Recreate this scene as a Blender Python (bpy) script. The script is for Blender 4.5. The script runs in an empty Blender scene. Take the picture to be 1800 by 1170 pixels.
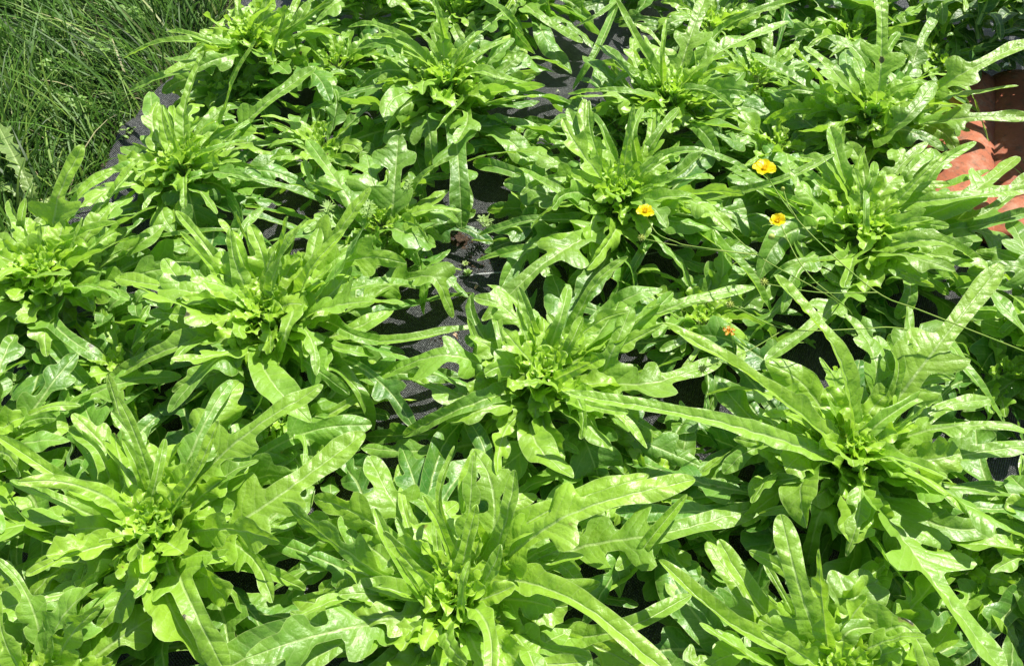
import bpy, math, random
import numpy as np
from mathutils import Vector
R = math.radians
scene = bpy.context.scene
C = scene.collection

# ------------------------------------------------------------------ camera
F_PX = 1500.0
PITCH = R(52.2)
CAM_H = 0.85
cd = bpy.data.cameras.new('camera')
cam = bpy.data.objects.new('camera', cd)
C.objects.link(cam)
cam.location = (0, 0, CAM_H)
cam.rotation_euler = (math.pi/2 - PITCH, 0, 0)
cd.sensor_fit = 'HORIZONTAL'
cd.sensor_width = 36
cd.lens = 36*F_PX/1800
cd.clip_start = 0.02
cd.clip_end = 200
scene.camera = cam

# ------------------------------------------------------------------ sky, sun, exposure
SUN_AZ = R(38)      # clockwise from +Y
SUN_EL = R(56)
w = bpy.data.worlds.new("World")
scene.world = w
w.use_nodes = True
nt = w.node_tree
sky = nt.nodes.new('ShaderNodeTexSky')
sky.sky_type = 'NISHITA'
sky.sun_disc = False
sky.sun_elevation = SUN_EL
sky.sun_rotation = SUN_AZ
nt.links.new(sky.outputs[0], nt.nodes['Background'].inputs[0])
nt.nodes['Background'].inputs[1].default_value = 0.068
sd = bpy.data.lights.new('sun', 'SUN')
sd.energy = 5.0
sd.angle = R(0.55)
sd.color = (1.0, 0.955, 0.87)
sun = bpy.data.objects.new('sun', sd)
C.objects.link(sun)
sv = Vector((math.sin(SUN_AZ)*math.cos(SUN_EL), math.cos(SUN_AZ)*math.cos(SUN_EL), math.sin(SUN_EL)))
sun.rotation_euler = sv.to_track_quat('Z', 'Y').to_euler()
scene.view_settings.view_transform = 'Standard'
scene.view_settings.look = 'None'
scene.view_settings.exposure = 0.80
scene.view_settings.gamma = 1
scene.cycles.max_bounces = 8
scene.cycles.transmission_bounces = 6
scene.cycles.diffuse_bounces = 5

# ------------------------------------------------------------------ pixel <-> world planning helpers
sp, cp = math.sin(PITCH), math.cos(PITCH)
def at(px, py, z):
    a = (px-900)/F_PX; b = (585-py)/F_PX
    d = np.array([a, cp + b*sp, -sp + b*cp])
    t = (z-CAM_H)/d[2]
    return np.array([d[0]*t, d[1]*t, z])
def proj(p):
    x, y, z = p[0], p[1], p[2]-CAM_H
    depth = y*cp - z*sp
    v = y*sp + z*cp
    return 900 + F_PX*x/depth, 585 - F_PX*v/depth

# ------------------------------------------------------------------ node helpers
def mat(name):
    m = bpy.data.materials.new(name)
    m.use_nodes = True
    t = m.node_tree
    t.nodes.clear()
    return m, t
class NG:
    def __init__(s, t): s.t = t
    def n(s, typ, **kw):
        nd = s.t.nodes.new(typ)
        for k, v in kw.items(): setattr(nd, k, v)
        return nd
    def l(s, a, b): s.t.links.new(a, b)
    def val(s, inp, v):
        if hasattr(v, 'is_output') or isinstance(v, bpy.types.NodeSocket): s.l(v, inp)
        else: inp.default_value = v
    def math(s, op, a, b=None, c=None, clamp=False):
        nd = s.n('ShaderNodeMath', operation=op); nd.use_clamp = clamp
        s.val(nd.inputs[0], a)
        if b is not None: s.val(nd.inputs[1], b)
        if c is not None: s.val(nd.inputs[2], c)
        return nd.outputs[0]
    def mix(s, f, a, b, blend='MIX'):
        nd = s.n('ShaderNodeMix', data_type='RGBA', blend_type=blend)
        s.val(nd.inputs[0], f); s.val(nd.inputs[6], a); s.val(nd.inputs[7], b)
        return nd.outputs[2]
    def ramp(s, f, a, b, lo=0.0, hi=1.0):
        nd = s.n('ShaderNodeMapRange'); nd.clamp = True
        s.val(nd.inputs[0], f); s.val(nd.inputs[1], a); s.val(nd.inputs[2], b)
        nd.inputs[3].default_value = lo; nd.inputs[4].default_value = hi
        return nd.outputs[0]
    def noise(s, vec, scale, detail=2, rough=.5):
        nd = s.n('ShaderNodeTexNoise'); nd.inputs['Scale'].default_value = scale
        nd.inputs['Detail'].default_value = detail; nd.inputs['Roughness'].default_value = rough
        if vec is not None: s.l(vec, nd.inputs['Vector'])
        return nd.outputs[0]

# ------------------------------------------------------------------ leaf material
def leaf_material(name, young, old, old2, trans=0.42, rough=0.41, vein=1.0):
    m, t = mat(name); g = NG(t)
    out = g.n('ShaderNodeOutputMaterial')
    uv = g.n('ShaderNodeUVMap').outputs[0]
    at_ = lambda nm: g.n('ShaderNodeAttribute', attribute_name=nm).outputs['Fac']
    age, rib, edge, rnd = at_('age'), at_('rib'), at_('edge'), at_('rnd')
    sep = g.n('ShaderNodeSeparateXYZ'); g.l(uv, sep.inputs[0])
    x, y = sep.outputs[0], sep.outputs[1]
    ay = g.math('ABSOLUTE', y)
    off = g.n('ShaderNodeVectorMath', operation='ADD'); g.l(uv, off.inputs[0])
    cx = g.n('ShaderNodeCombineXYZ'); g.l(g.math('MULTIPLY', rnd, 7.0), cx.inputs[2]); g.l(cx.outputs[0], off.inputs[1])
    v3 = off.outputs[0]
    n_low = g.noise(v3, 35, 3)
    n_mid = g.noise(v3, 120, 3)
    n_hi = g.noise(v3, 420, 3, .6)
    # side veins run forward from the midrib
    ph = g.math('SUBTRACT', x, g.math('MULTIPLY', ay, 0.75))
    ph = g.math('ADD', ph, g.math('MULTIPLY', n_low, 0.012))
    ph = g.math('ADD', ph, g.math('MULTIPLY', n_mid, 0.003))
    ph = g.math('FRACT', g.math('MULTIPLY', ph, 78.0))
    dv = g.math('ABSOLUTE', g.math('SUBTRACT', ph, 0.5))      # 0 on the vein
    vein_l = g.ramp(dv, 0.0, 0.07, 1.0, 0.0)
    vein_w = g.ramp(dv, 0.0, 0.30, 1.0, 0.0)
    # fine net
    vor = g.n('ShaderNodeTexVoronoi', feature='DISTANCE_TO_EDGE'); vor.inputs['Scale'].default_value = 170
    wv = g.n('ShaderNodeVectorMath', operation='ADD'); g.l(v3, wv.inputs[0])
    cn = g.n('ShaderNodeCombineXYZ'); g.l(g.math('MULTIPLY', n_mid, .006), cn.inputs[0]); g.l(g.math('MULTIPLY', n_hi, .003), cn.inputs[1])
    g.l(cn.outputs[0], wv.inputs[1]); g.l(wv.outputs[0], vor.inputs['Vector'])
    net = vor.outputs['Distance']
    net_l = g.ramp(net, 0.0, 0.10, 1.0, 0.0)
    rib_l = g.ramp(rib, 0.55, 1.15, 1.0, 0.0)
    edge_l = g.ramp(edge, 0.0, 0.0009, 1.0, 0.0)
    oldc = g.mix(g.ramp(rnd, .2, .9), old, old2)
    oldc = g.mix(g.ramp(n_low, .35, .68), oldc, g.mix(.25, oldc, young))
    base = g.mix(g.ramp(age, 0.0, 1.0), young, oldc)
    pale = g.mix(.55, base, (0.52, 0.66, 0.26, 1))
    base = g.mix(g.math('MULTIPLY', vein_l, 0.42*vein), base, pale)
    base = g.mix(g.math('MULTIPLY', net_l, 0.16*vein), base, pale)
    base = g.mix(g.math('MULTIPLY', edge_l, 0.75), base, (0.47, 0.62, 0.20, 1))
    ribc = (0.48, 0.64, 0.22, 1)
    base = g.mix(g.math('MULTIPLY', rib_l, 0.8*vein), base, ribc)
    # dust specks and small blemishes
    spk = g.n('ShaderNodeTexVoronoi'); spk.inputs['Scale'].default_value = 120; g.l(v3, spk.inputs['Vector'])
    speck = g.ramp(spk.outputs['Distance'], 0.035, 0.06, 1.0, 0.0)
    gate = g.n('ShaderNodeSeparateColor'); g.l(spk.outputs['Color'], gate.inputs[0])
    speck = g.math('MULTIPLY', speck, g.math('GREATER_THAN', gate.outputs[0], .80))
    base = g.mix(g.math('MULTIPLY', speck, .55), base, (.6, .65, .5, 1))
    hv = g.n('ShaderNodeTexVoronoi'); hv.inputs['Scale'].default_value = 38
    hw_ = g.n('ShaderNodeVectorMath', operation='ADD'); g.l(v3, hw_.inputs[0])
    hc = g.n('ShaderNodeCombineXYZ'); g.l(g.math('MULTIPLY', n_mid, .010), hc.inputs[0]); g.l(g.math('MULTIPLY', n_mid, -.008), hc.inputs[1]); g.l(hc.outputs[0], hw_.inputs[1])
    g.l(hw_.outputs[0], hv.inputs['Vector'])
    hs = g.n('ShaderNodeSeparateColor'); g.l(hv.outputs['Color'], hs.inputs[0])
    hr = g.math('MULTIPLY', g.ramp(hs.outputs[0], .955, 1.0, 0, 1), .17)
    hole = g.math('MULTIPLY', g.math('LESS_THAN', hv.outputs['Distance'], hr), g.math('GREATER_THAN', hs.outputs[0], .955))
    rim = g.math('MULTIPLY', g.math('LESS_THAN', hv.outputs['Distance'], g.math('ADD', hr, .035)), g.math('GREATER_THAN', hs.outputs[0], .955))
    mark = g.math('MULTIPLY', g.ramp(hv.outputs['Distance'], .05, .13, 1, 0), g.math('LESS_THAN', hs.outputs[0], .035))
    base = g.mix(g.math('MULTIPLY', rim, .7), base, (.30, .26, .08, 1))
    base = g.mix(g.math('MULTIPLY', hole, .9), base, (.03, .035, .012, 1))
    base = g.mix(g.math('MULTIPLY', mark, .75), base, (.24, .17, .06, 1))
    geo = g.n('ShaderNodeNewGeometry')
    under = g.mix(0.35, base, (0.42, 0.58, 0.28, 1))
    basef = g.mix(geo.outputs['Backfacing'], base, under)
    # bump
    h = g.math('MULTIPLY', vein_w, -0.55*vein)
    h = g.math('ADD', h, g.math('MULTIPLY', g.ramp(net, 0, .35), 0.22*vein))
    h = g.math('ADD', h, g.math('MULTIPLY', n_mid, 1.1))
    h = g.math('ADD', h, g.math('MULTIPLY', n_hi, 0.28))
    h = g.math('ADD', h, g.math('MULTIPLY', rib_l, -.25))
    bp = g.n('ShaderNodeBump'); bp.inputs['Strength'].default_value = 0.75; bp.inputs['Distance'].default_value = 0.0011
    g.l(h, bp.inputs['Height'])
    p = g.n('ShaderNodeBsdfPrincipled')
    g.l(basef, p.inputs['Base Color'])
    g.val(p.inputs['Roughness'], g.math('ADD', g.ramp(n_mid, .3, .7, rough-.05, rough+.10), g.math('MULTIPLY', geo.outputs['Backfacing'], .14)))
    p.inputs['Specular IOR Level'].default_value = 0.85
    g.l(bp.outputs[0], p.inputs['Normal'])
    tr = g.n('ShaderNodeBsdfTranslucent')
    tc = g.mix(1.0, base, (0.95, 1.05, 0.35, 1), 'MULTIPLY')
    gm = g.n('ShaderNodeGamma'); gm.inputs[1].default_value = .82; g.l(tc, gm.inputs[0])
    g.l(gm.outputs[0], tr.inputs[0]); g.l(bp.outputs[0], tr.inputs['Normal'])
    ms = g.n('ShaderNodeMixShader'); ms.inputs[0].default_value = trans
    g.l(p.outputs[0], ms.inputs[1]); g.l(tr.outputs[0], ms.inputs[2])
    g.l(ms.outputs[0], out.inputs[0])
    return m
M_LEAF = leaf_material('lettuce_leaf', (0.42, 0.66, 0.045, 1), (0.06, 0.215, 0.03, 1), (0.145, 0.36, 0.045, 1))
M_WEED = leaf_material('weed_leaf', (0.22, 0.42, 0.05, 1), (0.09, 0.24, 0.035, 1), (0.13, 0.30, 0.04, 1), rough=.45, vein=.6)
M_SHADE_LEAF = leaf_material('shade_toned_leaf', (0.10, 0.24, 0.03, 1), (0.035, 0.12, 0.02, 1), (0.05, 0.15, 0.025, 1), rough=.45)  # greens darkened so the leaf colour itself carries the shade
M_DAND = leaf_material('dandelion_leaf', (0.30, 0.42, 0.07, 1), (0.17, 0.32, 0.07, 1), (0.22, 0.36, 0.08, 1), rough=.45)

def simple(name, col, rough=.5, trans=0.0, bump=0.0, bscale=200, col2=None, nscale=60, spec=.5):
    m, t = mat(name); g = NG(t)
    out = g.n('ShaderNodeOutputMaterial'); p = g.n('ShaderNodeBsdfPrincipled')
    tc = g.n('ShaderNodeTexCoord').outputs['Object']
    c = col
    if col2: c = g.mix(g.ramp(g.noise(tc, nscale, 4), .35, .65), col, col2)
    g.val(p.inputs['Base Color'], c); p.inputs['Roughness'].default_value = rough
    p.inputs['Specular IOR Level'].default_value = spec
    if bump:
        bp = g.n('ShaderNodeBump'); bp.inputs['Strength'].default_value = bump; bp.inputs['Distance'].default_value = .001
        g.l(g.noise(tc, bscale, 4), bp.inputs['Height']); g.l(bp.outputs[0], p.inputs['Normal'])
    if trans:
        tr = g.n('ShaderNodeBsdfTranslucent'); g.val(tr.inputs[0], c)
        ms = g.n('ShaderNodeMixShader'); ms.inputs[0].default_value = trans
        g.l(p.outputs[0], ms.inputs[1]); g.l(tr.outputs[0], ms.inputs[2]); g.l(ms.outputs[0], out.inputs[0])
    else: g.l(p.outputs[0], out.inputs[0])
    return m
M_STEM = simple('stem_green', (.22, .40, .05, 1), .6, .15, .3, 300, (.30, .40, .08, 1), 80, .3)
M_LSTEM = simple('lettuce_stem', (.42, .52, .25, 1), .5, 0, .3, 150, (.30, .42, .16, 1))
M_PETAL = simple('petal_yellow', (.95, .83, .010, 1), .35, .5, .1, 300, (.94, .74, .01, 1), 90, .4)
M_ORANGE = simple('petal_orange', (.80, .42, .03, 1), .5, .3, .3, 300, (.60, .30, .05, 1), 200)
M_STAMEN = simple('stamen_yellow', (.90, .70, .03, 1), .6, .2)
M_BUD = simple('bud_green', (.45, .52, .10, 1), .5, .15)
M_SOIL = simple('soil', (.09, .06, .04, 1), .95, 0, 1, 300, (.035, .022, .015, 1), 120, .2)
M_DRY = simple('dry_plant', (.55, .42, .28, 1), .8, .1, .5, 300, (.36, .20, .12, 1), 100)
M_PETALW = simple('pale_fragment', (.72, .74, .58, 1), .5, .2)

# ------------------------------------------------------------------ object helpers
def tag(o, label, cat, group=None, kind=None):
    if label: o['label'] = label
    if cat: o['category'] = cat
    if group: o['group'] = group
    if kind: o['kind'] = kind
def thing(name, label, cat, loc, group=None):
    o = bpy.data.objects.new(name, None); C.objects.link(o)
    o.location = loc; o.empty_display_size = .02
    tag(o, label, cat, group)
    return o
class Acc:
    """gathers grids into one mesh"""
    def __init__(s): s.v = []; s.f = []; s.uv = []; s.age = []; s.rib = []; s.edge = []; s.rnd = []; s.n = 0
    def add(s, V, uv=None, age=1.0, rib=None, edge=None, rnd=.5, closed=False):
        nu, nv = V.shape[:2]
        idx = np.arange(nu*nv).reshape(nu, nv) + s.n
        a = idx[:-1, :-1]; b = idx[1:, :-1]; c = idx[1:, 1:]; d = idx[:-1, 1:]
        F = np.stack([a, d, c, b], -1).reshape(-1, 4)
        s.f.append(F)
        if closed:
            a = idx[:-1, -1]; b = idx[1:, -1]; c = idx[1:, 0]; d = idx[:-1, 0]
            s.f.append(np.stack([a, d, c, b], -1).reshape(-1, 4))
        k = nu*nv
        s.v.append(V.reshape(-1, 3))
        s.uv.append(np.zeros((k, 2)) if uv is None else uv.reshape(-1, 2))
        s.age.append(np.full(k, age)); s.rnd.append(np.full(k, rnd))
        s.rib.append(np.full(k, 5.0) if rib is None else rib.reshape(-1))
        s.edge.append(np.full(k, .01) if edge is None else edge.reshape(-1))
        s.n += k
    def build(s, name, material, parent=None, loc=(0, 0, 0), smooth=True):
        V = np.concatenate(s.v) - np.array(loc); F = np.concatenate(s.f)
        me = bpy.data.meshes.new(name)
        me.vertices.add(len(V)); me.vertices.foreach_set('co', V.astype(np.float32).ravel())
        me.loops.add(F.size); me.loops.foreach_set('vertex_index', F.astype(np.int32).ravel())
        me.polygons.add(len(F))
        me.polygons.foreach_set('loop_start', np.arange(0, F.size, 4, dtype=np.int32))
        me.polygons.foreach_set('loop_total', np.full(len(F), 4, dtype=np.int32))
        me.update(calc_edges=True)
        me.polygons.foreach_set('use_smooth', np.full(len(F), smooth))
        UV = np.concatenate(s.uv)
        ul = me.uv_layers.new(name='UVMap'); ul.data.foreach_set('uv', UV[F.ravel()].astype(np.float32).ravel())
        for nm, arr in (('age', s.age), ('rib', s.rib), ('edge', s.edge), ('rnd', s.rnd)):
            al = me.attributes.new(nm, 'FLOAT', 'POINT'); al.data.foreach_set('value', np.concatenate(arr).astype(np.float32))
        me.materials.append(material)
        o = bpy.data.objects.new(name, me); C.objects.link(o)
        if parent is not None: o.parent = parent
        else: o.location = loc
        return o

def catmull(P, n):
    P = np.asarray(P, float)
    if len(P) == 2: P = np.array([P[0], (P[0]+P[1])/2, P[1]])
    E = np.vstack([2*P[0]-P[1], P, 2*P[-1]-P[-2]])
    out = []
    m = 24
    for i in range(1, len(E)-2):
        t = np.linspace(0, 1, m, endpoint=(i == len(E)-3))[:, None]
        p0, p1, p2, p3 = E[i-1], E[i], E[i+1], E[i+2]
        out.append(.5*((2*p1)+(-p0+p2)*t+(2*p0-5*p1+4*p2-p3)*t**2+(-p0+3*p1-3*p2+p3)*t**3))
    Q = np.vstack(out)
    # light smoothing
    for _ in range(6): Q[1:-1] = .5*Q[1:-1]+.25*(Q[:-2]+Q[2:])
    s = np.concatenate([[0], np.cumsum(np.linalg.norm(np.diff(Q, axis=0), axis=1))])
    return Q, s
def sample(Q, s, u):
    d = u*s[-1]
    return np.stack([np.interp(d, s, Q[:, k]) for k in range(3)], -1)
def smooth(a, b, x):
    t = np.clip((x-a)/(b-a), 0, 1); return t*t*(3-2*t)

VC = np.array([-1, -.93, -.82, -.68, -.52, -.36, -.2, -.08, 0, .08, .2, .36, .52, .68, .82, .93, 1])
VS = np.array([-1, -.85, -.6, -.3, 0, .3, .6, .85, 1])

WSC = {'tongue': .84, 'oak': .92, 'strap': .84, 'spoon': .78}
def leaf(acc, path, hw, kind, rng, age=1.0, fold=.35, curl=-.5, ripple=.12, roll=0, twist=0, nu=64, fine=True, blister=1.0):
    Q, s = catmull(path, 0); L = s[-1]
    u = np.linspace(0, 1, nu); u = u + .06*np.sin(np.pi*u)*u*.8
    u = 1-(1-u)**1.12; u = (u-u[0])/(u[-1]-u[0])
    V = VC if fine else VS
    # ---- outline
    def bump(c, sg, p=2.4): return np.exp(-np.abs((u-c)/sg)**p)
    pet = smooth(0.0, .30, u)
    tipr = rng.uniform(0, .9)
    sides = []
    slant = []
    if kind == 'strap':       # long tongue, winged and toothed towards its base
        core = (.30+.42*smooth(.06, .30, u))*(1-.28*smooth(.45, .70, u)) + .06*bump(.88, .12)
        nl = (1, 4); amp = (.12, .42); cr = (.20, .55); sg = (.032, .07)
    elif kind == 'tongue':    # strong lobes halfway, then a long narrow tip
        core = (.16+.26*smooth(.05, .35, u))*(1-.12*smooth(.5, .7, u)) + .10*bump(.9, .12)
        nl = (1, 3); amp = (.50, 1.0); cr = (.24, .66); sg = (.042, .066)
    elif kind == 'oak':       # rounded lobes to the tip
        core = .15+.15*smooth(.05, .4, u) + .24*bump(.93, .12)
        nl = (2, 3); amp = (.60, 1.0); cr = (.24, .86); sg = (.046, .070)
    elif kind == 'spoon':
        core = .16+.84*np.sin(np.clip((u-.12)/.88, 0, 1)**1.5*np.pi*.93+.02)**.8*(u > .12) ; core = np.nan_to_num(core, nan=.16)
        core = np.where(u <= .12, .17, core); core[-3:] = np.minimum(core[-3:], .6)
        nl = (0, 2); amp = (.05, .18); cr = (.35, .75); sg = (.04, .08)
    elif kind == 'crinkle':   # small inner leaf, ragged margin
        core = .35+.45*smooth(.0, .45, u)
        nl = (4, 6); amp = (.12, .50); cr = (.2, .95); sg = (.03, .05)
    elif kind == 'dent':      # dandelion
        core = .16+.25*smooth(.1, .8, u)
        nl = (6, 8); amp = (.3, .6); cr = (.2, .9); sg = (.025, .035)
    else:                     # 'oval'
        core = np.sin(np.clip(u, 0, 1)**.8*np.pi*.96+.06)**.75
        nl = (0, 0); amp = (0, 0); cr = (0, 1); sg = (.1, .1)
    ut = .78 if kind == 'strap' else (.84 if kind == 'tongue' else .78)
    if kind in ('crinkle', 'dent'): ut = .7
    tipf = np.clip(1-(np.clip(u-ut, 0, 1)/(1-ut))**(1.6+tipr), 0, 1)**.52
    for sgn in (-1, 1):
        n = rng.randint(*nl) if nl[1] else 0
        ww = core.copy(); sl = np.zeros(nu)+rng.uniform(.0, .35)
        for i in range(n):
            c = cr[0]+(cr[1]-cr[0])*(i+rng.uniform(.3, .7))/n
            g_ = rng.uniform(*sg)*(min(1.5, max(.6, .17/L)) if kind in ('tongue', 'oak', 'strap') else 1); a = rng.uniform(*amp)
            if kind in ('tongue', 'oak'): a *= .65+.5*math.sin(math.pi*min(1, max(0, (c-.1)/.8)))
            b = bump(c, g_, 3.0 if kind in ('tongue', 'oak') else 2.0)
            ww = ww+a*b*(1.0 if kind != 'strap' else (1.2-c))
            sl = sl+(rng.uniform(-.15, .40) + .9*(u-c)/g_*.30)*b*min(1, a*1.6)
        k1, k2 = rng.uniform(25, 45), rng.uniform(60, 100)
        ww = ww*(1+.018*np.sin(k1*u+rng.uniform(0, 6))+.008*np.sin(k2*u+rng.uniform(0, 6)))
        sides.append(ww*tipf*hw*WSC.get(kind, 1)); slant.append(sl)
    P = sample(Q, s, u)
    T = np.gradient(P, axis=0); T /= np.linalg.norm(T, axis=1)[:, None]+1e-9
    tot = P[-1]-P[0]; tot[2] = 0
    if np.linalg.norm(tot) < .004: tot = np.array([math.cos(roll*9), math.sin(roll*9), 0])
    tot /= np.linalg.norm(tot)
    Z = np.array([0, 0, 1.])
    S = np.cross(T, Z)+.45*np.cross(tot, Z)
    S -= (S*T).sum(1)[:, None]*T; S /= np.linalg.norm(S, axis=1)[:, None]+1e-9
    N = np.cross(S, T)
    ra = roll+twist*u
    S, N = S*np.cos(ra)[:, None]+N*np.sin(ra)[:, None], N*np.cos(ra)[:, None]-S*np.sin(ra)[:, None]
    nv = len(V); mid = nv//2
    Y = np.zeros((nu, nv)); Zz = np.zeros((nu, nv)); X = np.zeros((nu, nv)); E = np.zeros((nu, nv)); yy = np.zeros((nu, nv))
    f1, f2 = rng.uniform(1.6, 3.4), rng.uniform(4, 7)
    fd = fold*(1.1-.55*smooth(.25, .8, u)) if kind != 'strap' else fold*(1.05-.3*u)
    for si, sgn in ((0, -1), (1, 1)):
        ww = sides[si]; sl = slant[si]
        p1, p2, p3 = rng.uniform(0, 6.3), rng.uniform(0, 6.3), rng.uniform(0, 6.3)
        yc = np.zeros(nu); zc = np.zeros(nu)
        cols = range(mid+1, nv) if sgn > 0 else range(mid-1, -1, -1)
        prev = 0
        cw = curl*(.7+.5*np.sin(2*np.pi*f1*.5*u+p3))
        for j in cols:
            av = abs(V[j]); dvv = av-prev; am = (av+prev)/2; prev = av
            ang = fd+cw*am*np.minimum(1.6, ww/.014)
            yc = yc+ww*dvv*np.cos(ang); zc = zc+ww*dvv*np.sin(ang)
            rz = ripple*ww*av**2*(np.sin(2*np.pi*f1*u+p1)+.35*np.sin(2*np.pi*f2*u+p2))
            Y[:, j] = sgn*yc; Zz[:, j] = zc+rz
            X[:, j] = av**1.4*ww*sl; E[:, j] = ww*(1-av); yy[:, j] = sgn*ww*av
    # blistering
    arc = (u*L)[:, None]
    bl = np.zeros((nu, nv))
    for i in range(7):
        k = rng.uniform(220, 620); th = rng.uniform(0, 6.3)
        bl += np.sin(k*(math.cos(th)*(arc+X)+math.sin(th)*yy)+rng.uniform(0, 6.3))*(260/k)
    hwn = max(hw, .006)
    Zz = Zz+bl*.00040*blister*min(1, hwn/.012)*(1-.8*np.abs(V[None])**5)
    Zz[:, mid] -= .0003*min(1, hwn/.01)
    D = (P[:, None, :]+T[:, None, :]*X[:, :, None]+S[:, None, :]*Y[:, :, None]+N[:, None, :]*Zz[:, :, None])
    uv = np.stack([np.broadcast_to(arc, (nu, nv))+X, yy], -1)
    rr = (.0019*(1-u)+.0004)*min(1.15, hw/.014+.15)
    rib = np.abs(yy)/rr[:, None]
    acc.add(D, uv, age, rib, E, rng.random())
    return D

# ------------------------------------------------------------------ tubes etc
def tube(acc, pts, r0, r1, ns=6, nseg=24, age=1.0):
    Q, s = catmull(pts, 0); u = np.linspace(0, 1, nseg); P = sample(Q, s, u)
    T = np.gradient(P, axis=0); T /= np.linalg.norm(T, axis=1)[:, None]+1e-9
    ref = np.array([.3, .2, 1.]) if abs(T[0][2]) < .8 else np.array([1., .1, .1])
    A = np.cross(T, ref); A /= np.linalg.norm(A, axis=1)[:, None]; B = np.cross(T, A)
    r = (r0+(r1-r0)*u)[:, None, None]
    th = np.linspace(0, 2*np.pi, ns, endpoint=False)
    D = P[:, None, :]+r*(np.cos(th)[None, :, None]*A[:, None, :]+np.sin(th)[None, :, None]*B[:, None, :])
    acc.add(D, closed=True, age=age)
def ball(acc, c, r, n=10, sq=(1, 1, 1), rng=None, rough=0.0):
    ph = np.linspace(0, np.pi, n); th = np.linspace(0, 2*np.pi, n, endpoint=False)
    D = np.zeros((n, n, 3))
    rr = np.ones((n, n))
    if rng: rr += np.array([[rng.uniform(-rough, rough) for _ in range(n)] for _ in range(n)])
    D[..., 0] = np.sin(ph)[:, None]*np.cos(th)[None]*r*sq[0]*rr
    D[..., 1] = np.sin(ph)[:, None]*np.sin(th)[None]*r*sq[1]*rr
    D[..., 2] = (np.cos(ph)[:, None]+0*th[None])*r*sq[2]*rr
    acc.add(D+np.array(c), closed=True)

# ------------------------------------------------------------------ ground, mat
def sheet(name, poly, z, material, nx=2, kind='structure', label=None, cat=None):
    me = bpy.data.meshes.new(name)
    me.from_pydata([(p[0], p[1], z) for p in poly], [], [list(range(len(poly)))])
    me.materials.append(material)
    o = bpy.data.objects.new(name, me); C.objects.link(o)
    tag(o, label, cat, kind=kind)
    return o
gm_, t = mat('lawn_soil'); g = NG(t)
out = g.n('ShaderNodeOutputMaterial'); p = g.n('ShaderNodeBsdfPrincipled')
tc = g.n('ShaderNodeTexCoord').outputs['Object']
g.l(g.mix(g.ramp(g.noise(tc, 40, 5), .4, .6), (.025, .04, .012, 1), (.05, .045, .02, 1)), p.inputs['Base Color'])
p.inputs['Roughness'].default_value = .95
g.l(p.outputs[0], out.inputs[0])
sheet('ground', [(-40, -40), (40, -40), (40, 60), (-40, 60)], -.012, gm_)

mw, t = mat('woven_mat'); g = NG(t)
out = g.n('ShaderNodeOutputMaterial'); p = g.n('ShaderNodeBsdfPrincipled')
tc = g.n('ShaderNodeTexCoord').outputs['Object']
rt = g.n('ShaderNodeMapping'); rt.inputs['Rotation'].default_value = (0, 0, R(-9)); g.l(tc, rt.inputs[0])
sep = g.n('ShaderNodeSeparateXYZ'); g.l(rt.outputs[0], sep.inputs[0])
nz = g.noise(rt.outputs[0], 45, 3)
xs = g.math('ADD', sep.outputs[0], g.math('MULTIPLY', nz, .0012)); ys = g.math('ADD', sep.outputs[1], g.math('MULTIPLY', nz, .0014))
sx = g.math('SINE', g.math('MULTIPLY', xs, 2*math.pi/.0030)); sy = g.math('SINE', g.math('MULTIPLY', ys, 2*math.pi/.0040))
wv = g.math('MULTIPLY', sx, sy)
ax = g.math('ABSOLUTE', g.math('SINE', g.math('MULTIPLY', xs, math.pi/.0030))); ay = g.math('ABSOLUTE', g.math('SINE', g.math('MULTIPLY', ys, math.pi/.0040)))
hole = g.math('MULTIPLY', g.ramp(ax, .0, .35, 1, 0), g.ramp(ay, .0, .35, 1, 0))
fib = g.noise(rt.outputs[0], 900, 3, .7)
dust = g.ramp(g.noise(rt.outputs[0], 28, 6, .65), .45, .72)
grit = g.ramp(g.noise(rt.outputs[0], 700, 2, .6), .60, .72)
c = g.mix(g.ramp(wv, -.8, .9), (.006, .007, .010, 1), (.026, .030, .031, 1))
c = g.mix(g.math('MULTIPLY', g.ramp(fib, .45, .75), .55), c, (.10, .108, .108, 1))
c = g.mix(g.math('MULTIPLY', dust, .30), c, (.09, .092, .088, 1))
c = g.mix(g.math('MULTIPLY', grit, .55), c, (.36, .36, .34, 1))
spark = g.n('ShaderNodeTexVoronoi'); spark.inputs['Scale'].default_value = 420; _mp = g.n('ShaderNodeMapping'); _mp.inputs['Scale'].default_value = (1.0, 2.4, 1); g.l(rt.outputs[0], _mp.inputs[0]); g.l(_mp.outputs[0], spark.inputs['Vector'])
sc_ = g.n('ShaderNodeSeparateColor'); g.l(spark.outputs['Color'], sc_.inputs[0])
c = g.mix(g.math('MULTIPLY', g.ramp(sc_.outputs[0], .65, .97, 0, .6), g.ramp(wv, -.2, .6)), c, (.34, .36, .36, 1))  # glints on the weave, painted as pale flecks in the base colour
c = g.mix(g.math('MULTIPLY', hole, .8), c, (.006, .006, .006, 1))
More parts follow.
